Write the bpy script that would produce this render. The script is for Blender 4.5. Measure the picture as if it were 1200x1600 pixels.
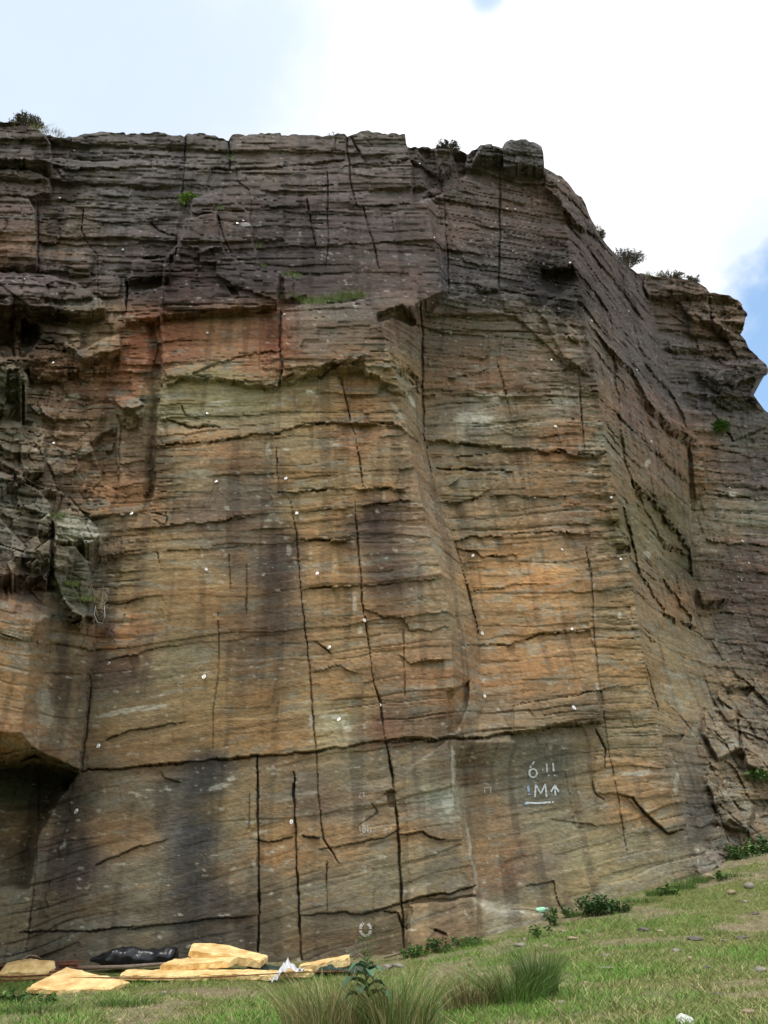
import bpy, math, random
import numpy as np
from mathutils import Vector, Matrix

for o in list(bpy.data.objects): bpy.data.objects.remove(o)
SC = bpy.context.scene
COL = SC.collection
rng = np.random.default_rng(7)
random.seed(7)

# ------------------------------------------------------------------ camera
F = 1200.0                       # focal length in photo pixels (photo 1200 x 1600)
TILT = math.radians(28.6)
EYE = np.array([0.0, 0.0, 1.6])
cd = bpy.data.cameras.new("camera"); cam = bpy.data.objects.new("camera", cd); COL.objects.link(cam)
cd.sensor_fit = 'VERTICAL'; cd.angle = 2 * math.atan(800 / F)
cd.clip_start = 0.1; cd.clip_end = 2000
cam.location = EYE; cam.rotation_euler = (math.pi / 2 + TILT, 0, 0)
SC.camera = cam
SC.view_settings.view_transform = 'Standard'; SC.view_settings.look = 'None'
SC.view_settings.exposure = 0.53; SC.view_settings.gamma = 1.0

# ------------------------------------------------------------------ sun and sky
SUN_EL, SUN_AZ = math.radians(67), math.radians(218)     # azimuth clockwise from +Y: high, left of the wall, raking it
sd = bpy.data.lights.new("sun", 'SUN'); so = bpy.data.objects.new("sun", sd); COL.objects.link(so)
sd.energy = 1.6; sd.angle = math.radians(12); sd.color = (1.0, 0.95, 0.86)
sdir = Vector((math.sin(SUN_AZ) * math.cos(SUN_EL), math.cos(SUN_AZ) * math.cos(SUN_EL), math.sin(SUN_EL)))
sd.color = (1.0, 0.965, 0.91); so.rotation_euler = sdir.to_track_quat('Z', 'Y').to_euler(); so.location = (0, -5, 30)

def ray(u, v):
    x = (np.asarray(u, float) - 600) / F; up = (800 - np.asarray(v, float)) / F
    c, s = math.cos(TILT), math.sin(TILT)
    return x, c - up * s, s + up * c         # un-normalised direction

def dirv(u, v):
    d = Vector([float(a) for a in ray(u, v)]); d.normalize(); return d

W = bpy.data.worlds.new("World"); SC.world = W; W.use_nodes = True
nt = W.node_tree; N = nt.nodes; L = nt.links; N.clear()
def nd(t, **k):
    n = N.new(t)
    for a, b in k.items(): setattr(n, a, b)
    return n
out = nd('ShaderNodeOutputWorld'); tc = nd('ShaderNodeTexCoord')
sky = nd('ShaderNodeTexSky', sky_type='NISHITA', sun_disc=False)
sky.sun_elevation = SUN_EL; sky.sun_rotation = SUN_AZ; sky.altitude = 200; sky.air_density = 1.0; sky.dust_density = 1.0; sky.ozone_density = 0.6
bgs = nd('ShaderNodeBackground'); bgs.inputs[1].default_value = 0.15
vs = nd('ShaderNodeVectorMath', operation='MULTIPLY'); L.new(sky.outputs[0], vs.inputs[0]); vs.inputs[1].default_value = (0.85, 1.3, 1.4); L.new(vs.outputs[0], bgs.inputs[0])
bgc = nd('ShaderNodeBackground'); bgc.inputs[1].default_value = 1.0
mixb = nd('ShaderNodeMixShader')
nz = nd('ShaderNodeTexNoise'); nz.inputs['Scale'].default_value = 3.2; nz.inputs['Detail'].default_value = 9; nz.inputs['Roughness'].default_value = 0.6
L.new(tc.outputs['Generated'], nz.inputs['Vector'])
def M(op, a, b=None, c=None, clamp=False):
    n = nd('ShaderNodeMath', operation=op); n.use_clamp = clamp
    for i, q in enumerate((a, b, c)):
        if q is None: continue
        if isinstance(q, (int, float)): n.inputs[i].default_value = q
        else: L.new(q, n.inputs[i])
    return n.outputs[0]
def lobe(u, v, inner, outer):            # 1 inside an angular spot of sky, 0 outside
    n = nd('ShaderNodeVectorMath', operation='DOT_PRODUCT'); L.new(tc.outputs['Generated'], n.inputs[0]); n.inputs[1].default_value = dirv(u, v)
    amp = (1 - math.cos(math.radians(outer))) * 2.2; nn = M('MULTIPLY_ADD', nz.outputs[0], amp, -amp / 2)
    d = M('ADD', n.outputs['Value'], nn)
    mr = nd('ShaderNodeMapRange', interpolation_type='SMOOTHSTEP'); L.new(d, mr.inputs[0])
    mr.inputs[1].default_value = math.cos(math.radians(outer)); mr.inputs[2].default_value = math.cos(math.radians(inner))
    return mr.outputs[0]
blue = M('MAXIMUM', M('MAXIMUM', lobe(1330, 540, 7.6, 10.6), M('MULTIPLY', lobe(1225, 400, 2, 6), 0.4)), M('MULTIPLY', lobe(762, -14, 0.3, 1.8), 0.7))
grey = lobe(40, 60, 3, 24)               # thin, greyer cloud to the upper left
blue2 = M('MAXIMUM', blue, M('MULTIPLY', lobe(60, 40, 2, 19), 0.22))
cov = M('MULTIPLY_ADD', blue2, -0.82, 1.0, clamp=True)
cm = nd('ShaderNodeMix', data_type='RGBA'); L.new(grey, cm.inputs[0])
cm.inputs[6].default_value = (0.86, 0.88, 0.90, 1); cm.inputs[7].default_value = (0.62, 0.68, 0.74, 1)
L.new(cm.outputs[2], bgc.inputs[0])
cs = M('MULTIPLY_ADD', nz.outputs[0], 0.25, 0.86); L.new(cs, bgc.inputs[1])
L.new(cov, mixb.inputs[0]); L.new(bgs.outputs[0], mixb.inputs[1]); L.new(bgc.outputs[0], mixb.inputs[2]); L.new(mixb.outputs[0], out.inputs[0])

# ------------------------------------------------------------------ numpy noise
def hsh(*a):
    h = np.zeros(np.broadcast(*a).shape, np.uint64) + np.uint64(1469598103)
    for i, q in enumerate(a):
        h = (h ^ (np.asarray(q).astype(np.int64).astype(np.uint64) + np.uint64(0x9E3779B9 * (i + 1)))) * np.uint64(0xff51afd7ed558ccd)
        h ^= h >> np.uint64(33)
    h *= np.uint64(0xc4ceb9fe1a85ec53); h ^= h >> np.uint64(29)
    return (h & np.uint64(0xFFFFFF)).astype(np.float64) / float(0xFFFFFF)
def vn2(x, y, seed=0):
    ix = np.floor(x); iy = np.floor(y); fx = x - ix; fy = y - iy
    fx = fx * fx * (3 - 2 * fx); fy = fy * fy * (3 - 2 * fy); s = np.full_like(ix, seed)
    a = hsh(ix, iy, s); b = hsh(ix + 1, iy, s); c = hsh(ix, iy + 1, s); d = hsh(ix + 1, iy + 1, s)
    return (a * (1 - fx) + b * fx) * (1 - fy) + (c * (1 - fx) + d * fx) * fy
def fbm(x, y, o=4, seed=0, g=0.5):
    r = 0; a = 1; t = 0
    for i in range(o):
        r = r + a * (vn2(x, y, seed + i * 17) * 2 - 1); t += a; a *= g; x = x * 2.03 + 3.1; y = y * 2.03 + 1.7
    return r / t
def facets(x, y, seed, tilt, off):
    """broken rock facets: each Voronoi cell is a tilted plane"""
    ix = np.floor(x); iy = np.floor(y); best = np.full(x.shape, 9e9); sec = np.full(x.shape, 9e9); val = np.zeros(x.shape); s = np.full_like(ix, seed)
    for dx in (-1, 0, 1):
        for dy in (-1, 0, 1):
            cx = ix + dx; cy = iy + dy
            px = cx + hsh(cx, cy, s); py = cy + hsh(cx, cy, s + 1)
            d = np.abs(x - px) ** 1.6 + np.abs(y - py) ** 1.6
            h = (hsh(cx, cy, s + 2) * 2 - 1) * off + (x - px) * (hsh(cx, cy, s + 3) * 2 - 1) * tilt + (y - py) * (hsh(cx, cy, s + 4) * 2 - 1) * tilt
            m = d < best; sec = np.where(m, best, np.minimum(sec, d)); val = np.where(m, h, val); best = np.where(m, d, best)
    return val, sec - best
def sstep(a, b, x):
    t = np.clip((x - a) / (b - a), 0, 1); return t * t * (3 - 2 * t)
def lin(c):
    c = np.asarray(c, float) / 255.0
    return np.where(c <= 0.04045, c / 12.92, ((c + 0.055) / 1.055) ** 2.4)

# ------------------------------------------------------------------ materials
def mat(name):
    m = bpy.data.materials.new(name); m.use_nodes = True
    return m, m.node_tree, m.node_tree.nodes['Principled BSDF']
def attr_mat(name, rough=0.9, noise=0.25, scale=20, bump=0.0, bscale=60, stretch=(1, 1, 1), spec=0.3, trans=False, attr='Col', bdist=0.02, fine=None):
    m, t, b = mat(name); ns = t.nodes; l = t.links
    a = ns.new('ShaderNodeAttribute'); a.attribute_name = attr
    co = ns.new('ShaderNodeTexCoord'); mp = ns.new('ShaderNodeMapping'); mp.inputs['Scale'].default_value = stretch
    l.new(co.outputs['Object'], mp.inputs[0])
    n = ns.new('ShaderNodeTexNoise'); n.inputs['Scale'].default_value = scale; n.inputs['Detail'].default_value = 8; n.inputs['Roughness'].default_value = 0.65
    l.new(mp.outputs[0], n.inputs['Vector'])
    mr = ns.new('ShaderNodeMapRange'); mr.inputs[1].default_value = 0.3; mr.inputs[2].default_value = 0.7; mr.inputs[3].default_value = 1 - noise; mr.inputs[4].default_value = 1 + noise
    l.new(n.outputs[0], mr.inputs[0])
    vm = ns.new('ShaderNodeVectorMath'); vm.operation = 'SCALE'; l.new(a.outputs['Color'], vm.inputs[0]); l.new(mr.outputs[0], vm.inputs['Scale'])
    l.new(vm.outputs[0], b.inputs['Base Color']); b.inputs['Roughness'].default_value = rough; b.inputs['Specular IOR Level'].default_value = spec
    if bump:
        n2 = ns.new('ShaderNodeTexNoise'); n2.inputs['Scale'].default_value = bscale; n2.inputs['Detail'].default_value = 9; n2.inputs['Roughness'].default_value = 0.7
        l.new(mp.outputs[0], n2.inputs['Vector'])
        bp = ns.new('ShaderNodeBump'); bp.inputs['Strength'].default_value = bump; bp.inputs['Distance'].default_value = bdist
        l.new(n2.outputs[0], bp.inputs['Height']); l.new(bp.outputs[0], b.inputs['Normal'])
    return m
def plain_mat(name, c1, c2, scale=8, rough=0.7, metal=0.0, bump=0.3, spec=0.4, stretch=(1, 1, 1)):
    m, t, b = mat(name); ns = t.nodes; l = t.links
    co = ns.new('ShaderNodeTexCoord'); mp = ns.new('ShaderNodeMapping'); mp.inputs['Scale'].default_value = stretch; l.new(co.outputs['Object'], mp.inputs[0])
    n = ns.new('ShaderNodeTexNoise'); n.inputs['Scale'].default_value = scale; n.inputs['Detail'].default_value = 7; l.new(mp.outputs[0], n.inputs['Vector'])
    r = ns.new('ShaderNodeValToRGB'); r.color_ramp.elements[0].position = 0.35; r.color_ramp.elements[1].position = 0.65
    r.color_ramp.elements[0].color = (*lin(c1), 1); r.color_ramp.elements[1].color = (*lin(c2), 1)
    l.new(n.outputs[0], r.inputs[0]); l.new(r.outputs[0], b.inputs['Base Color'])
    b.inputs['Roughness'].default_value = rough; b.inputs['Metallic'].default_value = metal; b.inputs['Specular IOR Level'].default_value = spec
    if bump:
        bp = ns.new('ShaderNodeBump'); bp.inputs['Strength'].default_value = bump; bp.inputs['Distance'].default_value = 0.01
        n2 = ns.new('ShaderNodeTexNoise'); n2.inputs['Scale'].default_value = scale * 5; n2.inputs['Detail'].default_value = 5; l.new(mp.outputs[0], n2.inputs['Vector'])
        l.new(n2.outputs[0], bp.inputs['Height']); l.new(bp.outputs[0], b.inputs['Normal'])
    return m

# ------------------------------------------------------------------ object helpers
def tag(o, label=None, cat=None, group=None, kind=None):
    if label: o['label'] = label
    if cat: o['category'] = cat
    if group: o['group'] = group
    if kind: o['kind'] = kind
    return o
def obj(name, verts, faces, m, parent=None, loc=None, smooth=False, cols=None):
    me = bpy.data.meshes.new(name); me.from_pydata([tuple(map(float, q)) for q in verts], [], [tuple(int(i) for i in f) for f in faces]); me.update()
    if cols is not None:
        at = me.color_attributes.new('Col', 'FLOAT_COLOR', 'POINT'); c = np.ones((len(verts), 4), np.float32); c[:, :3] = cols; at.data.foreach_set('color', c.ravel())
    if m: me.materials.append(m)
    if smooth: me.polygons.foreach_set('use_smooth', [True] * len(me.polygons))
    o = bpy.data.objects.new(name, me); COL.objects.link(o)
    if parent: o.parent = parent
    if loc is not None: o.location = loc
    return o
def big(name, V, Fq, m, cols=None, smooth=False, parent=None, n=4):
    me = bpy.data.meshes.new(name); nv = len(V); nf = len(Fq)
    me.vertices.add(nv); me.vertices.foreach_set('co', np.ascontiguousarray(V, np.float32).ravel())
    me.loops.add(nf * n); me.loops.foreach_set('vertex_index', np.ascontiguousarray(Fq, np.int32).ravel())
    me.polygons.add(nf); me.polygons.foreach_set('loop_start', np.arange(0, nf * n, n, dtype=np.int32)); me.polygons.foreach_set('loop_total', np.full(nf, n, np.int32))
    if smooth: me.polygons.foreach_set('use_smooth', np.ones(nf, bool))
    me.update(calc_edges=True); me.validate()
    if cols is not None:
        at = me.color_attributes.new('Col', 'FLOAT_COLOR', 'POINT'); c = np.ones((nv, 4), np.float32); c[:, :3] = cols; at.data.foreach_set('color', c.ravel())
    me.materials.append(m)
    o = bpy.data.objects.new(name, me); COL.objects.link(o)
    if parent: o.parent = parent
    return o
def empty(name, loc, rz=0.0):
    o = bpy.data.objects.new(name, None); COL.objects.link(o); o.location = loc; o.rotation_euler = (0, 0, rz); o.empty_display_size = 0.1; return o

# ------------------------------------------------------------------ the cliff
SKY = [(-300,185),(-20,188),(0,190),(14,192),(22,188),(40,196),(58,200),(66,208),(82,214),(100,216),(118,213),(135,209),(160,207),(195,208),(196,210),(225,208),(252,207),(264,211),(288,213),(290,211),(305,208),(330,211),(350,217),(357,220),(361,213),(365,210),(385,211),(400,210),(438,208),(440,213),(452,212),(470,210),(490,211),(500,213),(522,213),(527,208),(538,208),(543,214),(552,211),(560,207),(575,205),(592,208),(598,211),(605,209),(633,210),(635,228),(640,231),(668,230),(673,234),(678,233),(683,230),(700,228),(706,236),(718,236),(730,241),(742,234),(752,226),(768,224),(770,228),(784,232),(788,224),(800,218),(808,219),(815,217),(835,224),(846,230),(849,240),(850,262),(862,268),(878,277),(890,290),(900,304),(908,306),(915,320),(920,335),(930,354),(940,372),(955,392),(975,410),(990,424),(1000,428),(1030,432),(1060,436),(1078,438),(1092,441),(1103,450),(1108,457),(1135,460),(1150,468),(1160,480),(1163,492),(1167,500),(1168,520),(1172,545),(1180,556),(1192,572),(1198,640),(1240,700),(1400,800)]
kx = np.array([p[0] for p in SKY], float); ky = np.array([p[1] for p in SKY], float)
uu = np.concatenate([np.arange(-260, -12, 7.0), np.arange(-12, 1212, 1.5), np.arange(1212, 1400, 7.0)])
NR = 960
vtop = np.interp(uu, kx, ky); vtop += (vn2(uu / 6, uu * 0, 5) - 0.5) * 3.0
w = np.linspace(0, 1, NR)[:, None]
VB = 1660.0
U = np.repeat(uu[None, :], NR, 0); V = np.maximum(183.0 + w * (VB - 183.0), vtop[None, :] - (1 - w) * 0.4)
# side profile of the far right wall: noses and undercuts
pv = np.array([440,470,490,512,522,560,574,584,600,612,622,645,670,700,760,900,1400.]); pu = np.array([0,0,2,-4,-10,2,6,4,-12,-22,-14,0,2,0,0,0,0.])
U = U + (np.interp(V, pv, pu) + (hsh(np.floor(V / 9), np.floor(V / 9) * 0) - .5) * 7 * (V < 700)) * sstep(1100, 1165, U)

n1 = fbm(U / 26, V / 26, 4, 11); n2 = fbm(U / 26, V / 26, 4, 31)
n3 = fbm(U / 7, V / 7, 3, 51); n4 = fbm(U / 7, V / 7, 3, 71)
UN = U + n1 * 4.0 + n3 * 1.6; VN = V + n2 * 4.0 + n4 * 1.6      # jittered coordinates -> rough edges

# break lines: (v, u, Y) along each arete / corner, Y = distance from the viewer
BL = [
 [(150,-300,12.8),(480,-300,12.6),(700,-300,11.4),(900,-300,10.0),(1180,-300,10.0),(1215,-300,10.6),(1660,-300,10.4)],
 [(150,95,13.7),(400,110,13.6),(600,130,13.4),(800,150,13.3),(1000,150,13.1),(1200,100,13.05),(1500,45,12.95),(1660,40,12.7)],
 [(150,628,14.55),(300,664,14.5),(455,692,14.45),(500,592,13.95),(600,622,13.9),(700,640,13.85),(800,662,13.85),(900,690,13.8),(1000,706,13.8),(1100,712,13.8),(1200,706,13.8),(1300,722,13.8),(1400,744,13.8),(1660,750,13.6)],
 [(150,640,14.9),(300,676,14.85),(455,702,14.75),(500,656,14.8),(600,660,15.2),(700,668,15.3),(800,696,15.2),(900,726,15.1),(1000,748,14.95),(1100,757,14.6),(1160,740,14.1),(1200,713,14.25),(1300,730,14.2),(1400,751,14.1),(1660,760,13.9)],
 [(150,848,15.7),(250,852,15.7),(300,872,15.75),(400,896,15.8),(500,914,15.85),(600,932,15.85),(700,946,15.85),(800,966,15.85),(900,986,15.8),(1000,1000,15.7),(1100,1016,15.6),(1200,1046,15.5),(1300,1076,15.45),(1380,1092,15.4),(1660,1110,15.2)],
 [(150,1060,20.8),(400,1010,20.6),(440,1008,20.6),(500,1018,20.8),(580,1042,21.0),(690,1076,21.4),(800,1080,21.3),(900,1084,21.0),(1000,1100,20.2),(1100,1116,19.0),(1200,1126,17.6),(1300,1138,16.9),(1380,1146,16.5),(1660,1150,16.0)],
 [(150,1200,21.9),(440,1200,21.7),(690,1200,22.2),(900,1200,22.0),(1000,1200,21.5),(1100,1200,20.5),(1200,1200,18.9),(1300,1200,17.4),(1400,1200,16.7),(1660,1200,16.0)],
 [(150,1460,24.0),(900,1460,23.5),(1200,1460,21.0),(1300,1460,19.5),(1660,1460,18.0)],
]
bu = []; by = []
for k, ln in enumerate(BL):
    a = np.array(ln, float); jit = n1 * (2.0 if 0 < k < 6 else 0)
    bu.append(np.interp(V, a[:, 0], a[:, 1]) + jit); by.append(np.interp(V, a[:, 0], a[:, 2]))
Y = by[0].copy()
for i in range(len(BL) - 1):
    t = np.clip((U - bu[i]) / np.maximum(bu[i + 1] - bu[i], 2.0), 0, 1)
    Y = np.where(U >= bu[i], by[i] * (1 - t) + by[i + 1] * t, Y)
dx, dy, dz = ray(U, V)
Yb = Y.copy()
X0 = dx / dy * Yb; Z0 = dz / dy * Yb                          # on the smooth wall

# roughness of the bedding per area
def field(pts, sx=70.0, sy=55.0):
    num = 0; den = 1e-9; nc = len(pts[0]) - 2
    num = [np.zeros(U.shape) for _ in range(nc)]; den = np.full(U.shape, 1e-12)
    for p in pts:
        wgt = np.exp(-np.minimum(((UN - p[0]) / sx) ** 2 + ((VN - p[1]) / sy) ** 2, 60) ** 0.62 * 1.6) + 1e-12
        den += wgt
        for c in range(nc): num[c] += wgt * p[2 + c]
    return [q / den for q in num]
R = field([(50,250,1.2),(200,250,.9),(350,250,.7),(500,280,.6),(600,280,.8),(600,400,.35),(350,380,.8),(250,430,1.2),(80,380,.9),(60,480,2.0),(60,560,2.2),(30,650,2.2),(130,600,1.2),(130,700,1.1),(60,800,1.3),(120,870,1.2),(60,950,.6),(60,1100,.35),(30,1300,.7),(220,620,.9),(220,750,.7),(330,620,.5),(340,760,.32),(300,900,.2),(250,1100,.14),(250,1300,.12),(300,1450,.12),(450,1300,.18),(450,1000,.22),(450,700,.4),(500,540,.5),(350,540,.4),(600,600,.8),(560,800,.35),(600,1000,.3),(600,1250,.28),(650,1100,.4),(700,1350,.2),(680,800,.5),(720,260,1.2),(740,330,.7),(820,330,.8),(860,440,1.4),(760,440,.9),(800,550,.55),(760,650,.5),(850,620,.6),(800,760,.6),(850,900,.35),(850,1050,.35),(900,1120,.6),(880,1250,.25),(900,1350,.15),(1000,1300,.25),(1060,1250,.5),(920,350,.9),(960,500,1.3),(1000,540,1.5),(1010,650,1.5),(1040,800,1.4),(1050,950,.9),(1070,1100,.5),(1150,1100,1.4),(1150,1250,1.6),(1120,480,1.6),(1150,600,1.5),(1150,750,.7),(1150,900,.9),(1180,1000,1.1)], 60, 55)[0]

dip = np.interp(V, [200, 500, 700, 1100, 1350, 1600], [.07, .09, .11, .14, .23, .25])
bed = Z0 - dip * X0 + fbm(X0 / 2.2, Z0 / 1.1, 3, 91) * 0.16 + np.where(U > bu[4], 0.04 * (U - bu[4]) / 60, 0)
s_al = X0 + (Yb - 13) * 0.8                                     # distance along the wall

H = np.zeros(U.shape)                                          # relief towards the viewer, metres
TINT = np.zeros(U.shape); DARKBED = np.zeros(U.shape)
for li, (th, amp, bw) in enumerate([(0.75, 0.10, 2.2), (0.26, 0.06, 0.95), (0.10, 0.024, 0.5)]):
    r = np.random.default_rng(100 + li); nb = int(60 / th)
    edges = -5 + np.cumsum(th * (0.35 + 1.3 * r.random(nb)))
    bb = bed + fbm(s_al / (1.4 * bw), Z0 / (2 * th), 3, 130 + li) * th * 0.35
    idx = np.searchsorted(edges, bb.ravel()).reshape(bb.shape); idx = np.clip(idx, 1, nb - 1)
    off = r.random(nb + 1) * 2 - 1; sh = r.random(nb + 1) * 9
    cell = np.floor((s_al + n1 * 0.12 + sh[idx]) / (bw * (0.6 + 0.8 * r.random(nb + 1)[idx])))
    cv = hsh(idx, cell, np.full(idx.shape, li)) * 2 - 1
    H += amp * R * (off[idx] * 0.6 + cv * 0.7)
    dd = np.minimum(bb - edges[idx - 1], edges[idx] - bb)       # distance to the bed joint
    open_ = sstep(0.35, 0.7, vn2(s_al / (0.9 + bw * .5) + idx * 3.7, idx * 1.3, 160 + li) * (0.55 + 0.5 * np.clip(R, 0, 1)))
    H -= open_ * np.clip(R * 1.5, .12, 1) * (0.10, 0.06, 0.03)[li] * np.clip(1 - dd / (0.035, 0.024, 0.016)[li], 0, 1)
    TINT += (0.55, 0.35, 0.3)[li] * cv + 0.25 * off[idx]
# general waviness, chips and weathering
H += fbm(X0 / 1.5, Z0 / 0.8, 4, 201) * 0.10 * np.clip(R, .25, 1.3) + fbm(s_al / 0.35, Z0 / 0.12, 4, 221, .6) * 0.020 * np.clip(R, .2, 1.5) + fbm(s_al / .07, Z0 / .03, 2, 225) * 0.004
fv, fe = facets(s_al / 0.55, bed / 0.38, 301, 0.16, 0.10)
LEFTBRK = np.clip(sstep(60, 30, UN) * sstep(470, 520, VN) * sstep(960, 900, VN) + .8 * sstep(165, 125, UN) * sstep(700, 780, VN) * sstep(960, 900, VN) + .22 * sstep(200, 120, UN) * sstep(400, 450, VN) * sstep(760, 700, VN), 0, 1)
RIGHTBRK = .42 * sstep(1085, 1130, UN) * sstep(960, 1090, VN)
TOPR = sstep(1070, 1120, UN) * sstep(640, 600, VN)
BRK = np.clip(LEFTBRK + RIGHTBRK * .9 + TOPR * .5, 0, 1)
H += fv * (0.10 * np.clip(R, 0, 1) + 1.6 * BRK)
fv2, fe2 = facets(s_al / 1.1 + bed * .25, bed / 0.8 + s_al * .22, 311, 0.5, 0.35)
H += fv2 * BRK * 0.8
H -= 0.14 * BRK * np.clip(1 - fe2 / 0.06, 0, 1) + 0.06 * BRK * np.clip(1 - fe / 0.06, 0, 1)

# --- traced blocks: polygon, offset towards the viewer, tilt per 100 px in u and v, edge softness px
def inpoly(P, u, v):
    ins = np.zeros(u.shape, bool); n = len(P)
    for i in range(n):
        x1, y1 = P[i]; x2, y2 = P[(i + 1) % n]
        if y1 == y2: continue
        c = ((y1 > v) != (y2 > v)) & (u < (x2 - x1) * (v - y1) / (y2 - y1) + x1); ins ^= c
    return ins
def segd(u, v, x1, y1, x2, y2):
    L2 = (x2 - x1) ** 2 + (y2 - y1) ** 2 + 1e-9
    t = np.clip(((u - x1) * (x2 - x1) + (v - y1) * (y2 - y1)) / L2, 0, 1)
    return np.hypot(u - x1 - t * (x2 - x1), v - y1 - t * (y2 - y1)), t
def block(P, h, gu=0, gv=0, soft=1.5):
    us = [p[0] for p in P]; vs = [p[1] for p in P]; pad = 10
    m = (U > min(us) - pad) & (U < max(us) + pad) & (V > min(vs) - pad) & (V < max(vs) + pad)
    u = UN[m]; v = VN[m]; ins = inpoly(P, u, v)
    d = np.full(u.shape, 1e9)
    sl = soft if hasattr(soft, '__len__') else [soft] * len(P)
    for i in range(len(P)): d = np.minimum(d, segd(u, v, *P[i], *P[(i + 1) % len(P)])[0] / sl[i])
    k = np.where(ins, np.clip(d, 0, 1), 0)
    cu = sum(us) / len(us); cv = sum(vs) / len(vs)
    hh = h + gu * (u - cu) / 100 + gv * (v - cv) / 100
    H[m] += k * hh
nj = fbm(U / 4.0, V / 4.0, 2, 411); nk = fbm(U / 4.0, V / 4.0, 2, 431)
CK = [0]
def crack(P, wd=2.2, depth=0.16, jag=1.0):
    CK[0] += 1; us = [p[0] for p in P]; vs = [p[1] for p in P]; pad = 26
    m = (U > min(us) - pad) & (U < max(us) + pad) & (V > min(vs) - pad) & (V < max(vs) + pad)
    u = U[m] + (n1[m] * 3.5 + n3[m] * 1.0 + nj[m] * .8 + (hsh(np.floor(V[m] / 13), CK[0] + 0 * V[m]) - .5) * 2.4) * jag; v = V[m] + (n2[m] * 3.5 + n4[m] * 1.0 + nk[m] * .8 + (hsh(np.floor(U[m] / 17), CK[0] + 7 + 0 * U[m]) - .5) * 2.4) * jag; d = np.full(u.shape, 1e9); sgn = np.zeros(u.shape); al = np.zeros(u.shape)
    n = len(P) - 1
    for i in range(n):
        dd, t_ = segd(u, v, *P[i], *P[i + 1]); x1, y1 = P[i]; x2, y2 = P[i + 1]
        c = (x2 - x1) * (v - y1) - (y2 - y1) * (u - x1); mm = dd < d; sgn = np.where(mm, np.sign(c), sgn); al = np.where(mm, (i + t_) / n, al); d = np.minimum(d, dd)
    horiz = abs(us[-1] - us[0]) > abs(vs[-1] - vs[0])
    ends = np.clip(np.minimum(al, 1 - al) * 9 + .25, 0, 1)
    q = vn2(U[m] / 14, V[m] / 14, 401 + CK[0]); q2 = vn2(U[m] / 40, V[m] / 40, 441 + CK[0])
    wv = wd * (0.12 + 0.42 * q + .42 * q2 ** 1.5) * ends + .35
    H[m] -= depth * (.25 + .9 * q2) * np.clip(1.5 * (1 - d / wv), 0, 1) * (d < wv)
    lip = (0.030 if horiz else 0.022 * (1 if CK[0] % 2 else -1)) * (wd / 2.6) * (.4 + q2)
    H[m] += lip * (-sgn if horiz else sgn) * np.clip(1 - d / 22, 0, 1) * ends

# left side, top to bottom
block([(-300,150),(20,185),(62,200),(80,222),(82,258),(62,252),(-300,250)], .55, 0, .1)
block([(-300,262),(50,266),(78,278),(82,300),(60,306),(-300,302)], .40)
block([(-300,300),(45,305),(58,330),(62,380),(60,420),(-300,405)], .18, .2, 0, 3)
block([(62,380),(58,425),(140,432),(150,400),(140,376)], .10, 0, .3, 3)
block([(-300,418),(40,424),(120,440),(160,470),(168,484),(130,492),(40,480),(-300,470)], .55, -.1, .5, 3)
block([(-300,475),(0,478),(45,488),(70,520),(40,560),(0,560),(-300,560)], -.55)
block([(22,482),(38,486),(34,560),(48,600),(38,620),(24,560)], .55, 0, 0, 3)
block([(60,500),(124,520),(126,545),(185,520),(190,548),(130,560),(96,540),(60,530)], .35, .1, .6, 3)
block([(-300,560),(20,560),(44,590),(40,640),(30,730),(0,700),(-300,690)], .75, -.5, -.2, 5)
block([(-300,700),(40,740),(80,790),(82,830),(76,905),(30,900),(-300,880)], .9, -.35, .3, 4)
block([(28,690),(70,680),(72,742),(36,742)], .4, 0, 0, 3)
block([(86,815),(152,824),(158,836),(140,854),(138,848),(86,843)], .75, .1, .3, 2)
block([(84,848),(120,852),(140,878),(146,930),(150,968),(110,960),(82,900)], .60, -.2, -.1, 3)
block([(-300,903),(30,906),(92,924),(118,950),(150,976),(148,1020),(138,1100),(126,1206),(96,1192),(50,1171),(-300,1168)], .62, -.25, .05, 2)
block([(-300,920),(30,925),(84,960),(70,1040),(56,1171),(-300,1168)], .75, .1, 0, 26)
block([(-300,1230),(48,1240),(54,1320),(48,1400),(38,1480),(30,1520),(-300,1520)], .12, -.1, 0, 8)
block([(176,616),(190,616),(215,624),(226,632),(214,642),(190,640),(178,632)], .45, 0, .6, 3)
block([(140,690),(182,664),(186,700),(186,772),(160,760),(150,720)], -.28, 0, 0, 3)
block([(228,505),(252,505),(256,600),(248,640),(245,700),(242,782),(222,780),(226,700),(230,600)], -.24, 0, 0, [2,3,3,3,3,3,12,12,12])
# big dark roof block with stepped edges
block([(200,440),(196,504),(255,498),(256,440),(266,432),(264,400),(205,408)], .30)
block([(256,400),(250,498),(300,490),(345,484),(436,478),(437,430),(410,420),(396,372),(392,330),(345,300),(300,310),(292,360),(278,380)], .42, .05, .1, 2)
block([(195,438),(264,428),(266,446),(206,456),(204,490),(196,490)], -.32)
block([(222,400),(272,398),(272,412),(224,410)], -.22)
block([(288,345),(340,330),(346,388),(310,395),(310,402),(278,398)], .16)
block([(290,312),(335,312),(334,334),(292,334)], .14)
block([(280,385),(310,380),(312,410),(336,410),(336,430),(380,452),(437,470),(437,440),(352,396),(345,386)], .14)
block([(354,448),(366,450),(374,462),(360,462)], -.2)
block([(240,505),(300,494),(436,482),(440,596),(420,600),(300,585),(262,590),(250,560)], .16, 0, .1)
block([(440,492),(440,600),(415,640),(404,560),(405,490)], -.05)
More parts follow.
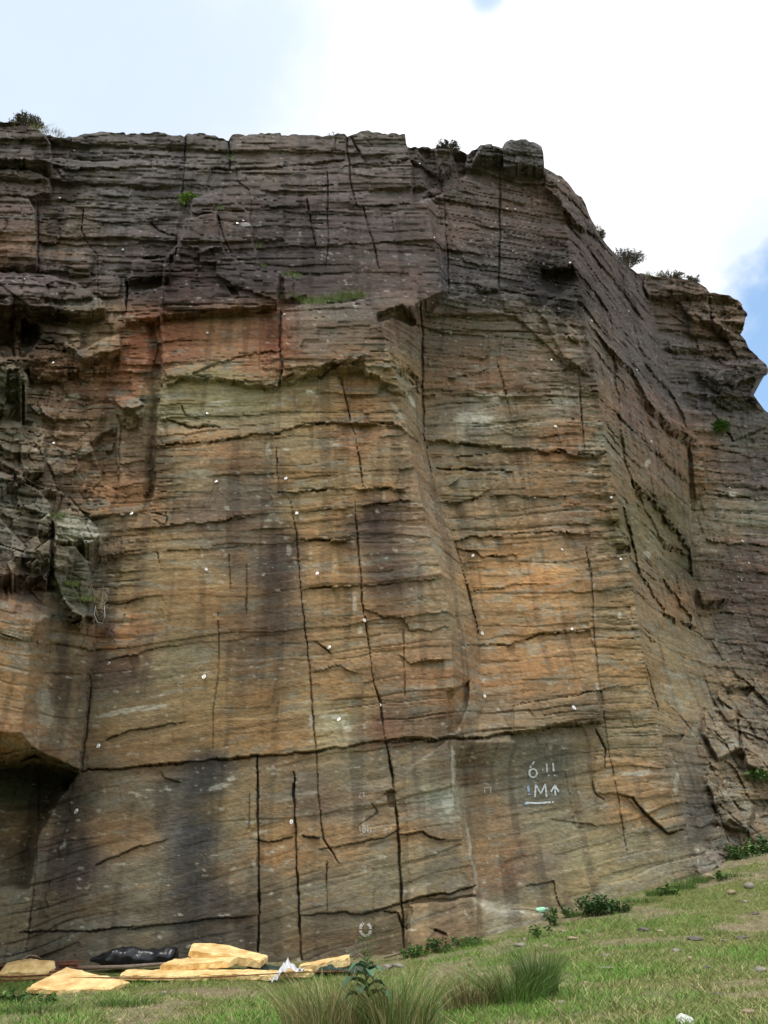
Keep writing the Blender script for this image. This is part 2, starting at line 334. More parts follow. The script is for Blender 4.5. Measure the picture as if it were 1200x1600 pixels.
# grass ledge: the lower wall stands forward of the upper one
block([(437,486),(470,478),(560,470),(590,462),(625,455),(650,478),(660,600),(640,612),(600,600),(560,560),(520,566),(450,588),(440,600)], .28, 0, 0, 2)
block([(585,490),(628,476),(640,484),(655,510),(640,510),(612,500),(590,506)], -.30)
block([(440,430),(470,440),(480,462),(445,470)], .20)
block([(612,575),(640,576),(662,596),(662,608),(632,600)], -.25)
block([(520,566),(567,556),(575,600),(545,610),(530,608)], -.12)
block([(696,1080),(735,1060),(730,1105),(712,1150),(700,1148)], -.22, 0, 0, 4)
# summit blocks right of centre
block([(638,232),(672,233),(684,296),(646,306)], -.12)
block([(680,232),(704,228),(706,262),(690,276),(684,262)], .42, 0, 0, 2)
block([(640,248),(690,280),(692,305),(646,318)], -.25)
block([(730,272),(736,262),(745,240),(752,224),(772,222),(786,234),(786,244),(748,246),(738,258)], .50, 0, 0, 2)
block([(784,262),(788,222),(815,214),(848,228),(852,262),(820,258)], .55, 0, 0, 2)
block([(705,235),(732,240),(728,275),(715,282)], -.30, 0, 0, 3)
block([(852,268),(880,280),(912,320),(940,376),(900,350),(875,312),(850,290)], .35, 0, 0, 2)
block([(740,438),(778,436),(780,452),(748,455)], .22)
block([(700,462),(850,455),(905,470),(930,560),(900,580),(800,495),(664,494)], .12, 0, 0, 3)
block([(842,420),(895,415),(905,440),(880,470),(850,482),(836,455)], -.38, 0, 0, [2,3,16,18,18,9])
block([(-300,1172),(50,1174),(126,1207),(100,1240),(62,1300),(48,1390),(-300,1400)], -.95, 0, .25, [2,2,2,16,12,12,30])
block([(838,486),(850,478),(905,520),(925,590),(880,560)], .14, 0, 0, 3)
block([(735,655),(790,650),(805,680),(730,680)], .04)
block([(670,690),(800,700),(935,712),(935,734),(800,738),(670,735)], -.06)
block([(800,1105),(850,1095),(932,1080),(942,1126),(880,1132),(802,1150)], .22, 0, .1, 2)
block([(962,852),(984,852),(986,866),(962,866)], -.3)
block([(604,1236),(616,1238),(618,1262),(606,1262)], -.15)
# lowest ledge at the foot of the wall
block([(630,1500),(640,1414),(745,1402),(775,1414),(850,1419),(864,1430),(850,1600),(630,1600)], .42, 0, .2, [4,4,9,9,7,3,3,3])
block([(632,1210),(700,1152),(710,1260),(742,1330),(748,1400),(640,1410)], .07, 0, 0, 2)
block([(930,1180),(1040,1200),(1064,1300),(1040,1302),(1010,1275),(968,1242),(930,1240)], .06)
# right face: slabs and undercuts
block([(850,200),(1010,200),(1012,440),(1036,540),(1060,600),(1092,690),(1050,668),(1012,628),(988,582),(945,535),(915,500),(880,340)], .55, .1, .1, [9,9,14,30,14,2,2,2,2,2,60,60])
block([(1004,560),(1055,620),(1075,672),(1045,655),(1010,610)], -.35, 0, 0, 2)
block([(960,560),(1000,600),(1010,640),(1075,700),(1080,800),(1080,870),(1040,850),(1005,790),(975,720)], .22, 0, 0, 2)
block([(982,742),(1000,762),(1032,790),(1080,860),(1084,905),(1030,870),(1000,830)], -.45, 0, 0, 2)
block([(975,790),(1000,800),(1050,880),(1085,930),(1090,980),(1040,960),(1000,900)], .25, 0, 0, 2)
block([(1034,900),(1080,960),(1082,985),(1064,975),(1040,940)], -.3)
block([(1006,440),(1030,400),(1092,400),(1107,450),(1108,462),(1060,466),(1010,464)], .45, 0, 0, 1.5)
block([(1060,470),(1108,465),(1110,503),(1085,500),(1070,486)], .3)
block([(1110,440),(1200,440),(1200,494),(1112,492)], .12)
block([(1110,500),(1200,500),(1200,522),(1120,520)], .22)
block([(1040,540),(1200,528),(1200,545),(1050,552)], .15)
block([(1085,566),(1196,560),(1200,588),(1150,598),(1085,590)], .38, 0, .2, [8,2,2,2,30])
block([(1100,604),(1200,602),(1200,622),(1110,624)], .14)
block([(1076,690),(1100,690),(1102,756),(1084,780)], .4, .8, 0, 2)
block([(1086,920),(1140,934),(1100,945)], .5, 0, 0, 2)
block([(1118,628),(1145,640),(1140,680),(1118,670)], -.15, 0, 0, 4)
block([(1128,1070),(1180,1074),(1170,1090),(1134,1088)], -.5, 0, 0, 3)
block([(1034,1150),(1070,1148),(1060,1160),(1036,1164)], -.2)
block([(1100,1100),(1150,1110),(1160,1170),(1120,1190),(1098,1150)], .5, 0, .3, 4)
block([(1150,1120),(1210,1130),(1210,1210),(1165,1200)], .6, 0, .4, 4)
block([(1100,1200),(1150,1210),(1180,1260),(1170,1300),(1120,1290)], .35, 0, .4, 4)
block([(1084,1320),(1120,1330),(1140,1370),(1130,1400),(1086,1400)], .35, 0, .4, 6)

V1, V2, V3 = (2.2, .18), (2.9, .26), (1.6, .10)
for P, k in [
 ([(402,1180),(403,1300),(405,1400),(403,1500)], V2), ([(459,1205),(462,1300),(466,1400),(472,1520)], V2),
 ([(470,915),(476,980),(484,1050),(489,1120),(494,1175),(498,1240),(505,1310),(530,1350)], V1),
 ([(432,700),(437,768),(455,782),(463,830),(470,915)], V3), ([(553,780),(560,850),(566,940),(575,1000),(583,1060),(594,1100),(602,1155)], V1),
 ([(602,1155),(612,1200),(620,1270),(628,1400),(632,1490)], (3.3,.3)), ([(528,575),(537,610),(545,650),(557,690),(565,740),(570,775)], V1),
 ([(630,975),(632,1030),(633,1090)], V3), ([(341,955),(342,1050),(334,1100),(333,1170)], V3), ([(358,865),(360,880),(359,920)], V3),
 ([(656,470),(660,520),(660,600),(662,680),(680,770),(712,850),(748,990)], (2.4,.2)),
 ([(775,560),(790,610),(797,650)], V3), ([(905,580),(908,640),(913,705)], V1), ([(915,850),(925,900),(930,1000),(940,1090),(950,1170),(965,1240),(980,1330)], V3),
 ([(290,212),(288,250),(284,300),(288,318)], V1), ([(277,370),(275,400)], V2), ([(358,212),(360,265)], V2), ([(369,265),(372,285),(390,298),(395,340)], V3),
 ([(511,268),(512,330),(513,370),(509,420)], V1), ([(480,310),(487,350),(495,390)], V1), ([(541,208),(545,250),(548,290),(556,320)], V2),
 ([(568,320),(575,350),(583,375),(592,420)], V1), ([(693,300),(696,350),(700,400),(700,460)], V1), ([(781,270),(781,350),(781,400),(779,452)], V2),
 ([(525,206),(524,240)], V1), ([(548,212),(560,235),(570,250)], V1), ([(571,215),(582,230)], V3),
 ([(130,320),(128,360),(140,385),(152,400),(155,480)], V1), ([(57,300),(60,350),(60,410)], V1), ([(235,345),(250,362),(278,370)], V1), ([(340,335),(352,380),(360,396)], V2),
 ([(190,640),(188,700),(184,790)], V3), ([(386,880),(385,960)], V3), ([(150,975),(143,1060),(136,1140),(128,1205)], (2,.1)), ([(62,1205),(60,1290),(52,1400),(40,1490)], (2.5,.1)),
 ([(390,1240),(390,1300)], V3), ([(510,1345),(512,1430)], V3), ([(246,860),(250,880)], V3), ([(80,262),(150,265),(200,262),(285,262)], (3.4,.2)), ([(100,247),(180,248),(240,246)], V3),
 ([(290,265),(390,264),(477,258),(540,250)], (3,.2)), ([(548,258),(600,255),(640,248)], V1), ([(440,292),(520,290)], V3), ([(547,320),(573,322),(607,322),(640,318)], (3.6,.2)),
 ([(510,385),(600,378),(690,387)], V3), ([(660,310),(690,302)], V1), ([(400,325),(480,322)], V3), ([(150,305),(230,308),(290,310)], V1), ([(60,345),(130,340),(185,350),(270,345)], V3),
 ([(450,588),(500,574),(527,563),(567,557)], (5,.3)), ([(440,672),(500,662),(590,660),(625,665),(650,690)], (3.4,.2)), ([(250,695),(330,690),(400,678),(440,676)], (3.2,.2)),
 ([(255,594),(300,585),(340,566),(400,553),(440,548)], (3,.2)), ([(200,827),(333,815),(400,806)], V1), ([(260,860),(330,858),(400,850)], V3),
 ([(660,688),(700,690),(780,700),(860,705),(935,712)], (4.4,.3)), ([(670,732),(720,733),(800,735)], (3.4,.2)), ([(688,786),(730,783),(750,775),(762,764)], (4.6,.3)),
 ([(700,845),(800,835),(860,830),(940,835)], V1), ([(712,855),(740,862),(755,870),(810,866)], V1), ([(435,770),(500,765),(640,762)], V1), ([(460,845),(550,843)], V1), ([(475,920),(560,915),(680,905)], V3),
 ([(120,1206),(230,1197),(300,1190),(400,1182),(490,1175),(600,1158),(680,1152)], (3.4,.22)), ([(600,1163),(640,1158),(700,1154),(760,1153),(800,1147),(860,1137),(940,1128)], (3.4,.24)),
 ([(800,1104),(850,1094),(930,1080),(1005,1070)], V1), ([(150,1350),(190,1335),(262,1310)], V3), ([(30,1456),(140,1455),(210,1448)], V1), ([(200,1452),(300,1440),(400,1430)], V3),
 ([(470,1430),(540,1425),(565,1430),(640,1408),(700,1395),(742,1385)], (3.2,.2)), ([(402,1312),(420,1316),(458,1308)], V1), ([(470,1308),(500,1310)], V1), ([(500,1328),(600,1310),(625,1296)], V3),
 ([(820,1386),(865,1378),(870,1400),(877,1420)], V1), ([(965,1240),(990,1250),(1010,1275),(1045,1302),(1068,1297)], (2.6,.18)), ([(1120,1255),(1170,1298)], (3,.2)),
 ([(570,950),(600,965),(625,962),(640,985),(680,985),(700,982)], (3,.18)), ([(625,1025),(640,1035),(670,1030),(695,1030)], (3,.18)), ([(490,1002),(515,1020)], V3), ([(490,1050),(530,1040),(560,1052)], V3),
 ([(565,790),(610,785),(640,780)], V1), ([(560,765),(600,763),(635,768)], V1), ([(625,1305),(660,1300),(672,1310),(695,1312)], V1), ([(600,1242),(612,1236),(620,1240)], V1),
 ([(580,1255),(590,1270),(560,1290)], V3), ([(622,1430),(628,1445),(640,1455)], V1), ([(600,1424),(620,1428),(628,1450)], V1), ([(680,1452),(698,1462)], V1),
 ([(925,1220),(930,1240),(945,1252)], V3), ([(860,1280),(930,1290)], V3), ([(930,1140),(945,1170),(945,1200)], V1), ([(255,655),(280,662),(310,670),(320,664),(345,668)], (2.8,.18)),
 ([(283,635),(290,650),(310,655)], V3), ([(190,725),(230,722)], (3,.2)), ([(70,715),(110,712),(140,706)], (3.2,.2)), ([(260,800),(262,815)], V3), ([(235,800),(262,808),(258,820),(240,812)], V3),
 ([(85,600),(120,590),(150,575)], V1), ([(55,545),(110,550)], V1), ([(165,1155),(200,1145),(290,1128)], V3), ([(150,1035),(220,1020),(290,1005)], V3), ([(250,1205),(256,1215),(282,1222)], V3),
 ([(1010,462),(1050,470),(1065,490)], V1), ([(880,520),(905,540)], V1), ([(1045,490),(1070,505)], V1), ([(1110,640),(1145,690),(1200,665)], (3.5,.3)), ([(1110,700),(1200,720)], V1), ([(1090,770),(1200,780)], V1),
 ([(1100,840),(1140,850),(1200,852)], V1), ([(1088,870),(1130,872)], V3), ([(1130,760),(1200,765)], (4,.3)), ([(1030,905),(1060,930)], V1), ([(1010,1040),(1016,1070),(1030,1110)], V1),
 ([(1040,1095),(1080,1140)], V3), ([(870,700),(910,715),(945,710)], (4,.3)), ([(880,580),(890,570),(910,575)], V1), ([(700,590),(740,585),(760,575)], V1), ([(760,740),(780,745)], V3),
 ([(700,760),(715,750)], V1), ([(810,880),(812,895)], V3), ([(690,955),(705,965),(740,960)], V3), ([(740,925),(800,915),(860,912)], V3), ([(720,1010),(800,1005),(850,990),(925,985)], V1)]:
    vert = abs(P[-1][0] - P[0][0]) < abs(P[-1][1] - P[0][1]); crack(P, *k, jag=.45 if vert else .8)

H *= 1.0
LIM = np.where(H > 0, H, H)
Yf = np.clip(Yb - H, 8.0, 30.0)
# nothing can hang below a hidden soffit: heights fall monotonically down every column (gives real flat undersides)
t = Yf / dy; zz = dz * t
pos = dz > 0.01
te = dz / dy; mm_ = .35 * np.clip((te - .25) / .6, 0, 1); qf = np.where(pos, (te - mm_) / np.maximum(te, 1e-6), 1)
zc = np.where(pos, zz * qf, np.inf)
# only overhangs deeper than their surroundings matter
zc = np.minimum.accumulate(zc, axis=0)
zc = np.where(pos, zc / qf, zz)
zz2 = np.where(pos, np.minimum(zc, zz), zz)
t = np.where(pos, zz2 / np.where(pos, dz, 1), t)
soff = np.where(pos & (zz > zc + .004), np.clip((zz - zc) / .05, 0, 1), 0)
Xs = dx * t; Ys = dy * t
t = t * (1 + soff * (fbm(Xs / .30, Ys / .14, 4, 901, .6) * .010 + (facets(Xs / .35, Ys / .2, 905, .01, .006)[0])) * np.clip(11 / np.maximum(dz * t, 3), .4, 1.6))
Yf = dy * t
PX = EYE[0] + dx * t; PY = EYE[1] + dy * t; PZ = EYE[2] + dz * t
DEPTH_T = t

# --- rock colour, with the shade of caves and under the left roof painted in
CP = [(40,230,92,82,74),(150,235,96,90,84),(250,250,94,88,86),(320,250,96,90,82),(300,300,84,78,76),(430,240,104,92,82),(500,280,98,84,78),(600,290,98,86,78),(600,230,100,92,84),(520,350,88,74,70),(640,360,88,76,70),(500,410,72,62,60),(440,350,78,70,66),(560,420,90,74,64),(350,430,66,58,58),(360,340,92,76,66),(250,420,62,52,48),(300,450,74,54,48),
(100,350,96,88,74),(100,385,112,88,62),(30,330,98,80,72),(30,380,112,84,58),(60,430,96,82,78),(160,400,92,82,74),(200,340,88,84,80),(220,380,92,80,74),(100,460,88,76,66),(60,520,62,50,40),(150,530,116,98,74),(20,520,84,64,46),
(680,270,92,82,76),(740,300,102,88,80),(700,350,104,84,74),(780,380,88,78,72),(800,240,88,86,84),(830,320,104,84,70),(860,350,92,78,70),(860,440,56,50,50),(740,440,76,72,70),(800,520,100,88,80),(700,530,94,80,70),(620,470,98,80,70),(620,500,96,74,60),(560,490,92,82,78),
(350,520,132,98,68),(290,540,122,78,54),(220,540,128,80,54),(400,560,130,92,60),(420,540,116,70,50),(500,530,104,88,78),(560,530,104,84,68),(120,580,104,78,60),(190,580,126,84,56),(70,620,112,86,66),(20,620,98,96,80),(20,690,98,92,78),(330,600,130,122,92),(380,620,120,112,84),(280,620,122,112,84),(480,610,126,108,76),(480,650,126,104,68),(560,610,130,98,62),(600,590,120,104,76),(640,640,124,106,84),
(720,580,112,88,70),(760,600,122,92,70),(740,660,132,124,114),(700,640,104,88,74),(830,640,120,92,64),(830,610,104,84,72),(860,680,126,92,62),(905,600,92,80,70),(900,650,112,86,62),(880,630,134,126,118),(820,660,116,108,88),(850,560,112,96,84),
(950,560,104,86,78),(960,620,120,94,72),(990,560,84,80,78),(1000,650,116,90,74),(1050,740,112,92,80),(1030,560,96,90,88),(1000,480,94,82,78),(920,400,94,80,74),(960,700,112,104,88),(1000,720,116,92,70),(1060,480,112,94,80),(1130,480,118,98,76),(1130,540,106,92,80),(1150,600,84,80,80),(1070,600,84,80,80),(1150,680,94,92,84),(1130,730,88,76,78),(1180,740,82,74,76),(1100,700,116,90,68),(1090,740,122,94,62),(1150,800,114,106,96),(1120,830,112,96,82),(1180,870,96,80,78),(1110,920,98,84,74),(1160,920,80,66,64),(1030,790,96,86,58),(1060,900,78,72,54),(1050,930,128,96,66),
(100,680,116,90,66),(60,690,112,96,78),(150,760,126,94,62),(200,700,112,90,68),(210,770,130,96,64),(240,740,86,66,46),(320,710,136,102,66),(300,750,126,108,74),(320,780,104,86,74),(380,760,96,82,72),(400,690,118,100,76),(380,720,114,90,66),(470,720,128,104,70),(450,690,120,108,82),(560,700,134,98,66),(600,730,128,108,78),(540,740,126,106,74),(580,820,88,72,68),(520,800,138,108,68),(500,780,122,108,80),(650,740,124,102,82),(660,820,128,106,88),(690,870,132,112,88),(620,900,98,78,66),(690,940,134,114,88),
(720,760,120,106,80),(800,760,118,100,76),(850,760,120,98,72),(920,780,122,98,76),(760,720,116,100,78),(740,820,124,106,82),(850,850,138,108,68),(760,900,150,112,66),(850,895,166,120,66),(880,930,150,112,66),(930,900,122,102,78),(950,960,120,102,74),(880,830,118,98,84),
(960,760,118,100,74),(1000,830,112,104,78),(1020,900,124,106,84),(1000,960,132,110,84),(40,740,92,80,70),(40,790,104,100,92),(110,770,100,84,72),(60,850,100,92,82),(120,830,134,134,120),(110,880,98,94,86),(120,930,96,92,82),(30,930,108,84,66),(90,1000,106,90,68),(30,1000,136,108,74),(30,1080,142,114,78),(80,1100,104,96,82),(110,1060,98,82,60),(30,1140,146,112,78),(100,1170,112,92,68),
(200,900,116,98,68),(260,880,132,106,68),(320,920,132,106,68),(270,950,124,104,70),(180,850,116,92,66),(380,870,104,84,64),(380,960,112,92,68),(430,880,84,70,64),(440,960,98,84,72),(200,1000,146,110,72),(180,1050,98,80,70),(270,1030,116,104,80),(330,1060,126,108,74),(210,1110,118,98,68),(300,1120,126,104,70),(250,1170,118,94,62),(380,1040,108,88,68),(390,1120,128,104,68),(440,1040,124,100,70),(450,1130,130,104,68),(430,1010,98,78,62),(520,880,140,110,70),(520,950,132,106,70),(540,1020,138,108,70),(530,1080,138,108,68),(530,1130,142,134,108),(560,1100,124,104,74),(600,960,124,98,70),(600,1050,122,94,66),(640,1010,134,106,74),(680,1060,142,106,72),(640,1120,112,94,76),(600,1130,100,72,60),(720,1020,122,100,76),(780,990,134,104,68),(840,1020,150,112,66),(800,1060,138,104,66),(900,1000,132,104,72),(880,1050,136,106,68),(780,1120,116,100,80),(860,1110,112,98,76),(920,1110,98,84,68),(980,1040,128,102,66),(980,1120,120,104,76),(1040,1020,134,114,84),(1050,1100,138,118,86),(1080,1000,120,104,78),(1130,1000,104,92,84),(1120,1080,118,104,84),(1180,1000,84,72,70),(1090,1160,110,98,84),(1140,1140,128,110,88),(1180,1130,100,90,84),
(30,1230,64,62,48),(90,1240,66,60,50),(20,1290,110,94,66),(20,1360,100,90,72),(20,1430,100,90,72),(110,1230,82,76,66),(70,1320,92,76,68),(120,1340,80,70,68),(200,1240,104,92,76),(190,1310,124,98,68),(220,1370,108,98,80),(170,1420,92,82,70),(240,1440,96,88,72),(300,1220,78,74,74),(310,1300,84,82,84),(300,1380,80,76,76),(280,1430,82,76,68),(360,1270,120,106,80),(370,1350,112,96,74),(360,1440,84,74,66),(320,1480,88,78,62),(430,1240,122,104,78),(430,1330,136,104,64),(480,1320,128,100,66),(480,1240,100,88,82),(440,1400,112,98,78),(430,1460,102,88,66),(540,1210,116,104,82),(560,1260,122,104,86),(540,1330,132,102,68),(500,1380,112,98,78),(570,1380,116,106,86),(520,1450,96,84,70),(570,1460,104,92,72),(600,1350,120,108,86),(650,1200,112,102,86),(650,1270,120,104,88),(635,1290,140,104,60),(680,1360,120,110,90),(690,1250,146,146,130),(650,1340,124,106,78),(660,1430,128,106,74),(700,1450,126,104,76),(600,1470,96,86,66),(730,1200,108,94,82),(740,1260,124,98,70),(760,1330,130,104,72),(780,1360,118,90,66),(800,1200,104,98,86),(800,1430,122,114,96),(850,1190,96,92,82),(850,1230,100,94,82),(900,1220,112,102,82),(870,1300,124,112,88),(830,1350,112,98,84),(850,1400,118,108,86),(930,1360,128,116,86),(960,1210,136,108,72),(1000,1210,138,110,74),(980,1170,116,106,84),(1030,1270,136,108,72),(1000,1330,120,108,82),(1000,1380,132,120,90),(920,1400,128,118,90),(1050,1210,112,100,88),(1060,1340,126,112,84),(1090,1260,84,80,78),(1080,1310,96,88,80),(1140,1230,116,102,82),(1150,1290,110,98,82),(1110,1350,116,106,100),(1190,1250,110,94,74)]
CPl = [(p[0], p[1], *lin(p[2:])) for p in CP]
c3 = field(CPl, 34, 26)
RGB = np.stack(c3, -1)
lum = RGB.mean(-1, keepdims=True)
# warm / grey swing between beds and blocks
sw = np.clip(TINT * 0.75, -1, 1)[..., None]
warm = np.array([1.16, 0.99, 0.80]); cool = np.array([0.84, 0.90, 1.0])
low = sstep(470, 520, V)[..., None]
RGB = RGB * np.where(sw > 0, 1 + (warm - 1) * sw * (0.25 + .75 * low), 1 + (cool - 1) * (-sw))
RGB *= (1 + 0.30 * fbm(s_al / .5, bed / .10, 5, 501, .62) + (.16 + .14 * np.clip(R, 0, 1)) * fbm(s_al / 1.2, bed / .035, 4, 507, .7))[..., None]
# iron-stained patches
ir = sstep(0.14, 0.24, fbm(s_al / .9, bed / .22, 5, 521, .6)) * sstep(470, 540, V)
RGB = RGB * (1 - .45 * ir[..., None]) + .45 * ir[..., None] * RGB * np.array([1.18, 1.02, 0.72])
# pale lichen-grey and greenish patches
pg = sstep(0.20, 0.27, fbm(s_al / .6, bed / .13, 5, 541, .6)) * (.35 + .25 * np.clip(R, 0, 1))
RGB = RGB * (1 - pg[..., None]) + pg[..., None] * (lum * np.array([1.12, 1.12, 0.98]) * 1.12)
# dark purple run-off streaks down the face
st = sstep(0.10, 0.45, fbm(s_al / .22, Z0 / 2.6, 4, 561) + 0.25 * fbm(s_al / 1.3, Z0 / 2.5, 2, 571))
RGB = RGB * (1 - .26 * st[..., None] * np.array([1.0, 1.0, .85]))
# individual stains, plus painted shade under the left roof: centre line, width, strength
def stain_shade(P, wd, k, tint=(1, 1, .88)):
    d = np.full(U.shape, 1e9)
    for i in range(len(P) - 1): d = np.minimum(d, segd(UN + n1 * 8, VN, *P[i], *P[i + 1])[0])
    m = sstep(wd, wd * .35, d) * (0.65 + .35 * vn2(UN / 5, V / 60, 601))
    RGB[...] = RGB * (1 - k * m[..., None] * np.array(tint))
stain_shade([(325,1195),(318,1260),(300,1370),(298,1470)], 42, .45, (1, .95, .82))
stain_shade([(250,1230),(248,1290)], 14, .3); stain_shade([(440,830),(430,1000)], 34, .28); stain_shade([(590,800),(598,900),(610,950)], 34, .30); stain_shade([(380,1440),(385,1500)], 26, .3)
stain_shade([(100,1010),(98,1120)], 16, .35); stain_shade([(215,1030),(200,1090)], 40, .2); stain_shade([(1090,1190),(1095,1290)], 28, .25); stain_shade([(805,1320),(800,1390)], 24, .2, (.6, 1, 1.2))
stain_shade([(125,1230),(115,1400)], 30, .22); stain_shade([(740,1180),(745,1290)], 22, .18); stain_shade([(1125,880),(1135,1000)], 26, .25); stain_shade([(380,960),(375,1100)], 20, .2)
stain_shade([(20,1215),(100,1215)], 30, .35, (.9, .8, 1)); stain_shade([(1040,800),(1090,930)], 16, .25, (.9, .75, 1.1)); stain_shade([(860,400),(870,480)], 40, .25)  # first strip: dark rock and painted shade under the roof block; last: darker cave
# little pale scars and chalk, plus painted light on ledge and arete edges
sc = sstep(0.50, 0.62, fbm(s_al / .16, Z0 / .07, 3, 621)) * .5
RGB = RGB * (1 - sc[..., None]) + sc[..., None] * np.array([.30, .28, .25])
def pale(u, v, a, b, rot, k, c=(.36, .35, .33)):
    cr, sr = math.cos(rot), math.sin(rot); du = UN - u; dv = VN - v
    q = ((du * cr + dv * sr) / a) ** 2 + ((-du * sr + dv * cr) / b) ** 2 + n3 * .6 + n4 * .3
    m = (sstep(1.2, .5, q) * k)[..., None]; RGB[...] = RGB * (1 - m) + m * np.array(c)
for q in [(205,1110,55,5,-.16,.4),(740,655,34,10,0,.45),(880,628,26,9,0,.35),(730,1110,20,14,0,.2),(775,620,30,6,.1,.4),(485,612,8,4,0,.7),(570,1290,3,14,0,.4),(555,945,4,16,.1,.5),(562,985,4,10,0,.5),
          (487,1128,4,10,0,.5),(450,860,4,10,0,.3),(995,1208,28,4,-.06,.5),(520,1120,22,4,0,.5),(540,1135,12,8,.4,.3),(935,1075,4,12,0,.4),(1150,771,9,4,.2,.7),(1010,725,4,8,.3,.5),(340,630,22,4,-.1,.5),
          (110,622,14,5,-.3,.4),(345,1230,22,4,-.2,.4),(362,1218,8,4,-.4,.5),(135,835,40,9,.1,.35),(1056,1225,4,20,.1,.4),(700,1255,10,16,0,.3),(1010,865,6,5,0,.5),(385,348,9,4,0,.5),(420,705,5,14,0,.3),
          (640,622,3,16,-.5,.6),(70,1105,12,40,-.1,.25),(60,800,20,8,.6,.3),(480,1240,22,3,0,.3),(970,960,4,6,0,.5),(1045,1073,10,3,.2,.5),(800,1426,46,7,.04,.22),(755,1414,18,8,.5,.22),(707,1200,3,44,-.05,.5),(733,1320,3,40,-.2,.4),(744,1370,3,24,-.05,.4),(1150,1250,30,12,.5,.2),(620,640,5,16,-.6,.4),(600,300,4,3,0,.4)]:  # bands on the lowest ledge and thin arete strokes imitate lit edges in colour
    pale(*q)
# moss in the wet corners
for (u, v, a, b, k) in [(110,925,30,14,.5),(88,810,16,7,.6),(1050,880,40,14,.25),(20,1240,40,24,.35),(500,470,60,7,.5),(20,600,20,30,.2),(975,800,14,30,.2),(720,1100,12,16,.2),(1100,430,40,6,.5)]:
    q = ((UN - u) / a) ** 2 + ((VN - v) / b) ** 2 + n3; m = (sstep(1.2, .3, q) * k)[..., None]; RGB[...] = RGB * (1 - m) + m * np.array([.07, .085, .03])
GAIN = 1.55
lum = RGB.mean(-1, keepdims=True); upz = np.clip(sstep(500, 440, VN) + sstep(0, 60, UN - bu[4]) * sstep(760, 640, VN), 0, 1)[..., None]; RGB = lum + (RGB - lum) * (.66 - .06 * upz); RGB *= np.array([.93, .945, .87]) * (1 - upz) + upz * np.array([.84, .82, .84]); RGB = .17 * (RGB / .17) ** 1.18 * .98; RGB *= 1 - .15 * np.clip(TINT, -1.2, 1.2)[..., None]
RGB *= (1 + .22 * fbm(U / 5, V / 2.2, 3, 651, .7) + .14 * fbm(s_al / .05, bed / .02, 2, 661))[..., None]
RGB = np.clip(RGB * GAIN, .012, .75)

rock = attr_mat('sandstone', rough=0.93, noise=0.30, scale=9, bump=0.6, bscale=18, stretch=(1, 1, 2.6), spec=0.22, bdist=0.035)
nr, nc = U.shape
idg = np.arange(nr * nc).reshape(nr, nc)
P = np.stack([PX, PY, PZ], -1).reshape(-1, 3)
Q = np.stack([idg[:-1, :-1], idg[1:, :-1], idg[1:, 1:], idg[:-1, 1:]], -1).reshape(-1, 4)
# the top runs back from the edge as rough ground so the crag has a real summit
back = []; bi = [idg[0]]; base = P[idg[0]]; nv0 = len(P); cols = RGB.reshape(-1, 3); addc = []
for k, (by_, bz_) in enumerate([(0.25, 0.02), (0.8, -0.05), (2, -0.25), (6, -.6), (20, -2.5)]):
    q = base.copy(); q[:, 1] += by_; q[:, 2] += bz_ + (fbm(q[:, 0] / .8, q[:, 1] / .8, 3, 700 + k)) * .12 * min(1, by_) - 0.0
    back.append(q); bi.append(np.arange(nc) + nv0 + k * nc); addc.append(cols[idg[0]] * .8)
P = np.concatenate([P] + back); cols = np.concatenate([cols] + addc)
QB = [np.stack([bi[k + 1][:-1], bi[k][:-1], bi[k][1:], bi[k + 1][1:]], -1) for k in range(len(bi) - 1)]
Q = np.concatenate([Q] + QB)
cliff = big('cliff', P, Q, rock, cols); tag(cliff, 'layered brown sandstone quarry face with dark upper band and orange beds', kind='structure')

def at(u, v, out_=0.0):
    """point on the rock seen at photo position (u, v)"""
    ci = int(np.argmin(np.abs(uu - u))); ri = int(np.argmin(np.abs(V[:, ci] - v)))
    tt = DEPTH_T[ri, ci]; d = np.array([float(a) for a in ray(u, v)])
    p = EYE + d * tt - d / np.linalg.norm(d) * out_
    return p
def atY(u, v, Y_):
    d = np.array([float(a) for a in ray(u, v)]); return EYE + d * (Y_ / d[1])

# ------------------------------------------------------------------ ground
GC = [(600,1600,7.8),(0,1600,9.2),(1200,1600,6.6),(300,1600,8.4),(900,1600,7.0),(0,1518,12.9),(150,1512,13.1),(300,1506,13.3),(450,1502,13.5),(600,1492,13.6),(740,1468,13.5),(850,1442,14.0),(950,1410,14.7),(1030,1388,15.1),(1092,1366,15.45),(1150,1345,16.2),(1215,1318,17.3),(1200,1450,12),(900,1520,9.6),(600,1545,10.6),(0,1556,11.2),(300,1550,11.0),(1200,1520,9),(1050,1440,12.6)]
gp = np.array([atY(*g) for g in GC]); gp = np.vstack([gp, [(0, 0, 0), (-8, 0, 0), (8, 0, .1), (0, -15, -.3), (-20, 5, .3), (22, 5, .8), (25, 20, 3.2), (-25, 15, 1.0), (0, 40, 2.2), (-30, 40, 2), (40, 40, 4), (0, 4, .35)]])
def tps(r2): return np.where(r2 > 1e-9, r2 * np.log(np.maximum(r2, 1e-9)), 0) * .5
K = tps(((gp[:, None, :2] - gp[None, :, :2]) ** 2).sum(-1)); n_ = len(gp); Pm = np.hstack([np.ones((n_, 1)), gp[:, :2]])
A = np.zeros((n_ + 3, n_ + 3)); A[:n_, :n_] = K + np.eye(n_) * .05; A[:n_, n_:] = Pm; A[n_:, :n_] = Pm.T
cf = np.linalg.solve(A, np.concatenate([gp[:, 2], np.zeros(3)]))
